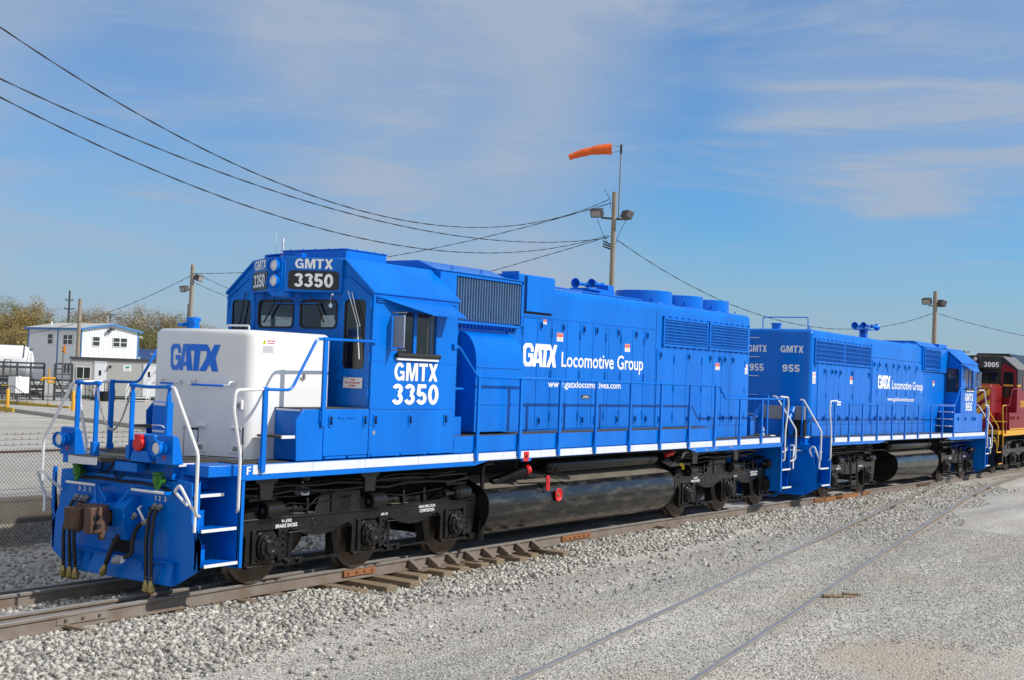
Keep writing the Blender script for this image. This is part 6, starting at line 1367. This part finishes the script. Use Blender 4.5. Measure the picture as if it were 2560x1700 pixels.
for (u, lab) in ((24,'yellow bollard with dark stripes at the left end of the barrier rail'),(188,'yellow bollard with dark stripes at the right end of the barrier rail')):
    E_ = frame_at('bollard', u, 57, .55); tag(E_, lab, 'bollard', 'striped yellow bollards')
    if bp is None:
        q = MB(); q.lathe([(0,.078),(.84,.078),(.87,.06),(.88,0)], (0,0,0), (0,0,1), 16); a = q.build('post', GOLD, E_); q = MB()
        for z in (.28,.55,.76): q.lathe([(z,.0795),(z+.07,.0795)], (0,0,0), (0,.12,1), 16, cap=False)
        b = q.build('stripe', BLACK, E_); bp = (a, b)
    else: dup(bp[0], E_); dup(bp[1], E_)
def beam(name, p0, p1, h, t, m_, lab):
    q = MB(); q.bar((0,0,h/2),(p1-p0).xy.to_3d(),t,h); 
    for k in range(1,4): c = (p1-p0).xy.to_3d()*k/4; q.box(c.x-.06,c.x+.06,c.y-.08,c.y+.08,-.1,h*.9)
    o = q.build(name, m_, bevel=.01); o.location = (p0.x,p0.y,p0.z); tag(o, lab, 'barrier'); return o
beam('barrier_rail', cpt(-30,1008,62.4), cpt(175,1021,59.2), .22, .12, BYEL, 'long yellow barrier rail along the concrete road, between the bollards'); beam('barrier_rail', cpt(-40,1021,56.3), cpt(34,1024,55.6), .2, .12, BYEL, 'short yellow barrier rail behind the left bollard')
HRL = frame_at('hand_rail', 12, 61, .5, R(-8)); tag(HRL, 'thin dark stair handrail with vertical bars in front of the white cabinet', 'railing')
q = MB()
for k in range(14): x = k*.105; t = max(0, k-5)/8; q.cyl((x,0,0),(x,0,.95-.65*t if k > 4 else .95-.0*k),.012,5)
q.bar((0,0,.95),(.45,0,.95),.03,.03); q.bar((.45,0,.95),(1.4,0,.3),.03,.03); q.build('bars', DGREY, HRL); q = MB(); q.box(-.1,.3,-.05,.05,.96,1.0); q.build('cap', BYEL, HRL)
# ------------------------------------------------------------------ poles, floodlights, windsock
def pole(name, x, y, z0, z1, r, lab, lean=(0,0), m_=None, cat='pole', group=None):
    E_ = empty(name, (x, y, z0)); tag(E_, lab, cat, group); q = MB(); n = 8
    q.tube([(lean[0]*k/n,lean[1]*k/n,(z1-z0)*k/n) for k in range(n+1)], [r*1.25-(r*.4)*k/n for k in range(n+1)], 14); q.build('shaft', m_ or WOODP, E_); return E_
FL = None
def flood(P, off, turn, tilt):
    """floodlight head on a pole; the lens looks along local -y"""
    q = MB(); q.prism([(-.3,.0),(.3,.0),(.24,.34),(-.24,.34)], 'y', -.0, .0) if False else q.add([(-.3,-.17,-.2),(.3,-.17,-.2),(.3,-.17,.2),(-.3,-.17,.2),(-.25,.17,-.16),(.25,.17,-.16),(.25,.17,.16),(-.25,.17,.16)], [(0,3,2,1),(4,5,6,7),(0,1,5,4),(1,2,6,5),(2,3,7,6),(3,0,4,7)])
    o = q.build('floodlight', LIGHTH, P, bevel=.02); o.location = off; o.rotation_euler = (tilt, 0, turn)
    q = MB(); q.box(-.24,.24,-.176,-.168,-.14,.14); l = q.build('lens', LIGHTL, o, smooth=0); return o
ca = math.atan2(16.7-CAM.y, 41.2-CAM.x); rx, ry = math.sin(ca), -math.cos(ca)
WP = pole('utility_pole', 41.35, 16.75, -.2, 11.52, .125, 'tall wooden pole with two floodlights rising behind the first locomotive hood', (-.15,-.05))
zf = zat(1528, 533, 60)+.2
flood(WP, (-1.0*rx*.75-.1,-1.0*ry*.75,zf+.02), ca-PI/2-R(25), R(28)); flood(WP, (.62*rx-.1,.62*ry,zf-.05), ca-PI/2+R(125), R(25))
q = MB(); q.bar((-.55*rx-.12,-.55*ry,zf-.22),(.45*rx-.12,.45*ry,zf-.28),.09,.09); q.build('bracket', LIGHTH, WP)
q = MB()
for k in range(3): q.tube([(-.02*rx-.1,-.02*ry,zf-1.5-.1*k),(-.45*rx-.1,-.45*ry,zf-1.3-.12*k)],.035,6)
q.tube([(-.75*rx-.1,-.75*ry,zf-.25),(-.5*rx-.1,-.5*ry,zf-.9),(-.15*rx-.1,-.15*ry,zf-1.5)],.012,5); q.tube([(.6*rx-.1,.6*ry,zf-.3),(.3*rx-.1,.3*ry,zf-.9),(.12*rx-.1,.12*ry,zf-1.5)],.012,5); q.tube([(-.12*rx-.1,-.12*ry,zf+.2),(-.2*rx-.1,-.2*ry,zf+.7),(-.45*rx-.1,-.45*ry,zf+1.1)],.012,5); q.build('cable_clamps', BLACK, WP)
WS = empty('windsock', (41.2+.22*rx, 16.7+.22*ry, 11.0)); tag(WS, 'orange windsock on a thin mast at the top of the tall wooden pole', 'windsock')
q = MB(); q.cyl((0,0,-.7),(.03,0,2.35),.035,8); q.build('mast', GALV, WS); q = MB(); q.cyl((.03,0,2.3),(.03,0,2.75),.05,8); q.build('swivel', BLACK, WS)
q = MB(); pts = []; rad = []
for k in range(13):
    t = k/12; s_ = .42+1.98*t; pts.append((-rx*s_, -ry*s_, 2.52-.02*t-.42*t*t)); rad.append(.27-.13*t-(.035 if k == 6 else .012*(k % 2)))
q.tube(pts, rad, 18); sk = q.build('sock', SOCK, WS, smooth=60)
q = MB()
for k in range(4): a = k*PI/2+.7; q.tube([(.0,0,2.55+.12*math.sin(a)),(-rx*.42+ry*.26*math.cos(a)*.5,-ry*.42-rx*.26*math.cos(a)*.5,2.52+.25*math.sin(a))],.007,4)
q.build('bridle', BLACK, WS)
LP = pole('utility_pole', 44.0, 48.3, .2, 8.93, .14, 'wooden pole with two floodlights left of the first locomotive cab', (.02,-.05))
la = math.atan2(48.3-CAM.y, 44-CAM.x); lx, ly = math.sin(la), -math.cos(la)
flood(LP, (.42*lx,.42*ly,zat(495,694,80)-.2), la-PI/2+R(60), R(20)); flood(LP, (-.4*lx,-.4*ly,zat(468,722,80)-.2), la-PI/2-R(60), R(20))
q = MB(); q.bar((-.35*lx,-.35*ly,zat(475,722,80)-.25),(0,0,zat(475,722,80)-.25),.06,.06); q.bar((.35*lx,.35*ly,zat(490,694,80)-.25),(0,0,zat(490,694,80)-.25),.06,.06); q.box(-.3,-.1,-.3,-.1,4.5,5.0); q.tube([(-.14*lx,-.14*ly,3.0),(-.14*lx,-.14*ly,6.3)],.03,6); q.build('bracket', LIGHTH, LP)
RP = pole('utility_pole', 70.0, 10.1, -.3, 8.96, .15, 'wooden pole with two floodlights behind the second locomotive cab', (-.02,0))
ra = math.atan2(10.1-CAM.y, 70-CAM.x); px_, py_ = math.sin(ra), -math.cos(ra)
flood(RP, (-.48*px_,-.48*py_,zat(2323,752,80)+.3), ra-PI/2-R(20), R(25)); flood(RP, (.36*px_,.36*py_,zat(2350,758,80)+.3), ra-PI/2+R(130), R(25))
q = MB(); q.bar((-.4*px_,-.4*py_,zat(2330,760,80)+.2),(.3*px_,.3*py_,zat(2345,762,80)+.2),.07,.07); q.build('bracket', LIGHTH, RP)
MP = pole('utility_pole', 4.45, 13.98, .3, 12.1, .14, 'wooden pole holding the three overhead wires beyond the left edge of the yard')
p = cpt(194, 893, 100); pole('utility_pole', p.x, p.y, .2, zat(194.5,746,100), .15, 'plain grey pole rising just behind the office trailer roof')
def hframe(u, vt, d, arms, lab, r=.14):
    p = cpt(u, 850, d); E_ = pole('utility_pole', p.x, p.y, .2, zat(u,vt,d), r, lab, m_=DGREY); a = math.atan2(p.y-CAM.y, p.x-CAM.x); x_, y_ = math.sin(a), -math.cos(a); q = MB()
    for (v, w2) in arms: z = zat(u, v, d)-.2; q.bar((-w2*x_,-w2*y_,z),(w2*x_,w2*y_,z),.12,.14); [q.cyl((k*x_,k*y_,z),(k*x_,k*y_,z+.25),.04,6) for k in (-w2*.9,w2*.9)]
    q.build('crossarm', DGREY, E_)
hframe(169, 726, 170, ((750,.5),(772,.6)), 'dark pole with two short crossarms above the white building roof'); hframe(273, 783, 190, ((787,.65),), 'dark distant pole with one crossarm behind the gable of the white building', .12); hframe(2411, 876, 240, ((880,1.0),), 'distant pole with a crossarm behind the maroon locomotive roof', .12)
# wires
def wire(a, b, sag, r, lab, grp='overhead wires', n=40):
    a, b = Vector(a), Vector(b); q = MB(); L_ = (b-a).length
    for ph in (0, PI):
        pts = []
        for k in range(n*3+1):
            t = k/(n*3); p = a.lerp(b, t); p.z -= sag*4*t*(1-t); an = t*L_*3.2+ph; p += Vector((0,.0,.0))+Vector((-(b-a).y,(b-a).x,0)).normalized()*r*.9*math.cos(an)+Vector((0,0,r*.9*math.sin(an))); pts.append(p)
        q.tube(pts, r, 4)
    tag(q.build('overhead_wire', WIREM), lab, 'wire', grp)
tp = Vector((41.2, 16.7, 0)); mp_ = Vector((4.45, 13.98, 0))
def w3d(a, b, c2, lab, r=.011):      # parabola z = c2 t^2 + c1 t + c0 has sag c2/4
    wire(a, b, c2/4, r, lab)
wire((41.15,16.9,11.2),(4.45,13.98,11.7),3.3,.012,'topmost of the three wires sagging from the windsock pole to the upper left'); wire((41.1,16.9,9.37),(4.45,13.98,10.05),1.75,.012,'middle of the three wires sagging from the windsock pole to the upper left'); wire((41.1,16.9,9.5),(4.45,13.98,9.78),2.4,.012,'lowest of the three wires sagging from the windsock pole to the upper left')
wire((41.1,16.8,11.0),(44.0,48.3,8.4),.9,.012,'wire dropping from the windsock pole top behind the locomotive hood'); wire((41.1,16.8,9.45),(60,60,6.0),.5,.012,'lower wire dropping from the windsock pole behind the intake roof')
wire((41.25,16.7,9.4),(69.95,10.2,7.6),2.35,.012,'wire sagging from the windsock pole to the right pole'); wire((70.05,10.0,7.6),(92,-8,7.6),1.6,.012,'wire leaving the right pole toward the right edge')
wire((44,48.2,8.3),tuple(cpt(-300,800,110)),2.6,.012,'wire running left from the floodlight pole across the trees'); wire((44,48.3,8.5),(66,52,5.2),.4,.01,'upper wire from the left floodlight pole going behind the cab'); wire((44,48.3,7.9),(64,50,4.8),.4,.01,'lower wire from the left floodlight pole going behind the cab')
a = cpt(-60,737,150); wire(tuple(a), tuple(cpt(169,771,170)), .8,.012,'dark wire crossing the trees from the left edge to the crossarm pole'); wire(tuple(cpt(169,771,170)),tuple(cpt(273,787,190)),.7,.01,'thin wire between the two crossarm poles'); wire(tuple(cpt(273,787,190)),tuple(cpt(500,830,190)),.8,.01,'thin wire from the far crossarm pole toward the left floodlight pole')
# ------------------------------------------------------------------ trees
def make_tree(kind, seed, h, lab):
    rn = random.Random(seed); nr = np.random.default_rng(seed); E_ = empty('tree'); tag(E_, lab, 'tree', 'trees along the far edge of the yard')
    q = MB(); tips = []
    th = h*rn.uniform(.3,.4); q.tube([(0,0,-.2),(rn.uniform(-.1,.1),0,th*.5),(rn.uniform(-.2,.2),rn.uniform(-.2,.2),th),(rn.uniform(-.3,.3),rn.uniform(-.3,.3),h*.8)], [h*.022,h*.018,h*.014,h*.004], 7)
    nb = 16
    for k in range(nb):
        z = h*(.22+.55*k/nb); a = k*2.4+rn.uniform(-.4,.4); l = h*rn.uniform(.2,.34)*(1.15-abs(z/h-.45)); el = rn.uniform(.35,.95)
        p0 = Vector((0,0,z)); p1 = p0+Vector((math.cos(a)*l*.5,math.sin(a)*l*.5,l*.5*el)); p2 = p0+Vector((math.cos(a)*l,math.sin(a)*l,l*(el+.25)))
        q.tube([p0,p1,p2],[h*.008,h*.005,h*.002],5); tips += [p1,p2,p2]
        for j in range(4):
            b = p1.lerp(p2, rn.random())+Vector((0,0,0)); e = b+Vector((rn.uniform(-1,1),rn.uniform(-1,1),rn.uniform(.1,1)))*l*.45; q.tube([b,e],[h*.003,h*.0012],4); tips += [e,e]
    tips += [Vector((rn.uniform(-.3,.3),rn.uniform(-.3,.3),h*.86)) for _ in range(4)]
    q.build('trunk', BARK, E_)
    dens = (60, 60, 76, 40)[kind]; C0 = np.array([tuple(t) for t in tips]); n = len(C0)*dens
    c = np.repeat(C0, dens, 0)+nr.normal(0, 1, (n,3))*h*np.array([.05,.05,.045]); s_ = nr.uniform(.06,.135,n)*h/11
    a = nr.normal(0,1,(n,3)); a /= np.linalg.norm(a,axis=1)[:,None]; b = nr.normal(0,1,(n,3)); b -= a*(a*b).sum(1)[:,None]; b /= np.linalg.norm(b,axis=1)[:,None]
    V = np.stack([c-a*s_[:,None], c+b*s_[:,None]*.6, c+a*s_[:,None], c-b*s_[:,None]*.6],1).reshape(-1,3)
    me = bpy.data.meshes.new('crown'); me.vertices.add(n*4); me.vertices.foreach_set('co', V.reshape(-1)); me.loops.add(n*4); me.loops.foreach_set('vertex_index', np.arange(n*4)); me.polygons.add(n); me.polygons.foreach_set('loop_start', np.arange(n)*4); me.polygons.foreach_set('loop_total', np.full(n,4)); me.update(calc_edges=True)
    me.materials.append(LEAFS[kind]); o = bpy.data.objects.new('crown', me); COL.objects.link(o); o.parent = E_; return E_
TREES = [(14,752,3,195,'bare greyish tree at the far left edge'),(48,735,0,190,'tall olive tree left of the crossarm pole, its top the highest on the left'),(80,745,1,186,'golden brown tree rising over the left end of the white building'),(-30,770,1,185,'golden tree cut by the left edge of the frame'),(30,800,1,178,'low golden tree behind the white tank car'),(132,780,2,190,'green tree just left of the crossarm pole'),(105,800,2,182,'small green tree over the left end of the white building roof'),
 (214,755,3,195,'thin half bare tree right behind the plain grey pole'),(235,785,1,185,'orange brown tree behind the white building ridge'),(262,800,1,188,'low orange tree left of the far crossarm pole'),(330,762,3,195,'wide half bare tree behind the gable of the white building'),(385,766,3,190,'half bare tree just left of the floodlight pole'),(418,778,0,192,'olive tree directly left of the floodlight pole'),(355,805,2,180,'green tree above the blue shipping container'),(405,815,0,178,'low olive tree over the right end of the container'),(450,788,3,190,'grey tan tree right of the floodlight pole'),(500,792,1,192,'golden tree between floodlight pole and cab'),(300,812,2,182,'low green tree behind the right eave of the white building'),(180,800,1,186,'golden tree between the crossarm pole and plain grey pole'),(545,800,0,195,'olive tree half hidden by the locomotive cab')]
for i, (u, v, k, d, lab) in enumerate(TREES):
    h = zat(u, v, d)+.3; t = make_tree(k, 40+i, h/(1.12 if k == 3 else 1.17), lab); p = cpt(u, 890, d); t.location = (p.x, p.y, -.1); t.rotation_euler = (0, 0, random.uniform(0, 6)); wd = random.uniform(.85,1.1); t.scale = (wd, wd, 1)
n = 22000; uu = rng.uniform(-80, 620, n); dd = rng.uniform(176, 205, n); hh = rng.uniform(0, 1, n)**.8; pts = []
for u, d, t in zip(uu, dd, hh): p = cpt(u, 890, d); pts.append((p.x, p.y, t*(4.4+1.3*math.sin(u*.05)+.8*math.sin(u*.13))))
c = np.array(pts); s_ = rng.uniform(.12,.28,n); a = rng.normal(0,1,(n,3)); a /= np.linalg.norm(a,axis=1)[:,None]; b = rng.normal(0,1,(n,3)); b -= a*(a*b).sum(1)[:,None]; b /= np.linalg.norm(b,axis=1)[:,None]
q = MB(); V = np.stack([c-a*s_[:,None], c+b*s_[:,None]*.7, c+a*s_[:,None], c-b*s_[:,None]*.7],1).reshape(-1,3); q.v = [tuple(v) for v in V]; q.f = [(4*i,4*i+1,4*i+2,4*i+3) for i in range(n)]; q.m = [0 if i % 3 else 1 for i in range(n)]
tag(q.build('undergrowth', [LEAFS[0], LEAFS[1]], smooth=0, recalc=False), 'tangled brushy undergrowth at the foot of the far trees', 'undergrowth', None, 'stuff')
bpy.data.objects.remove(LATCH); bpy.data.objects.remove(LATCH3)
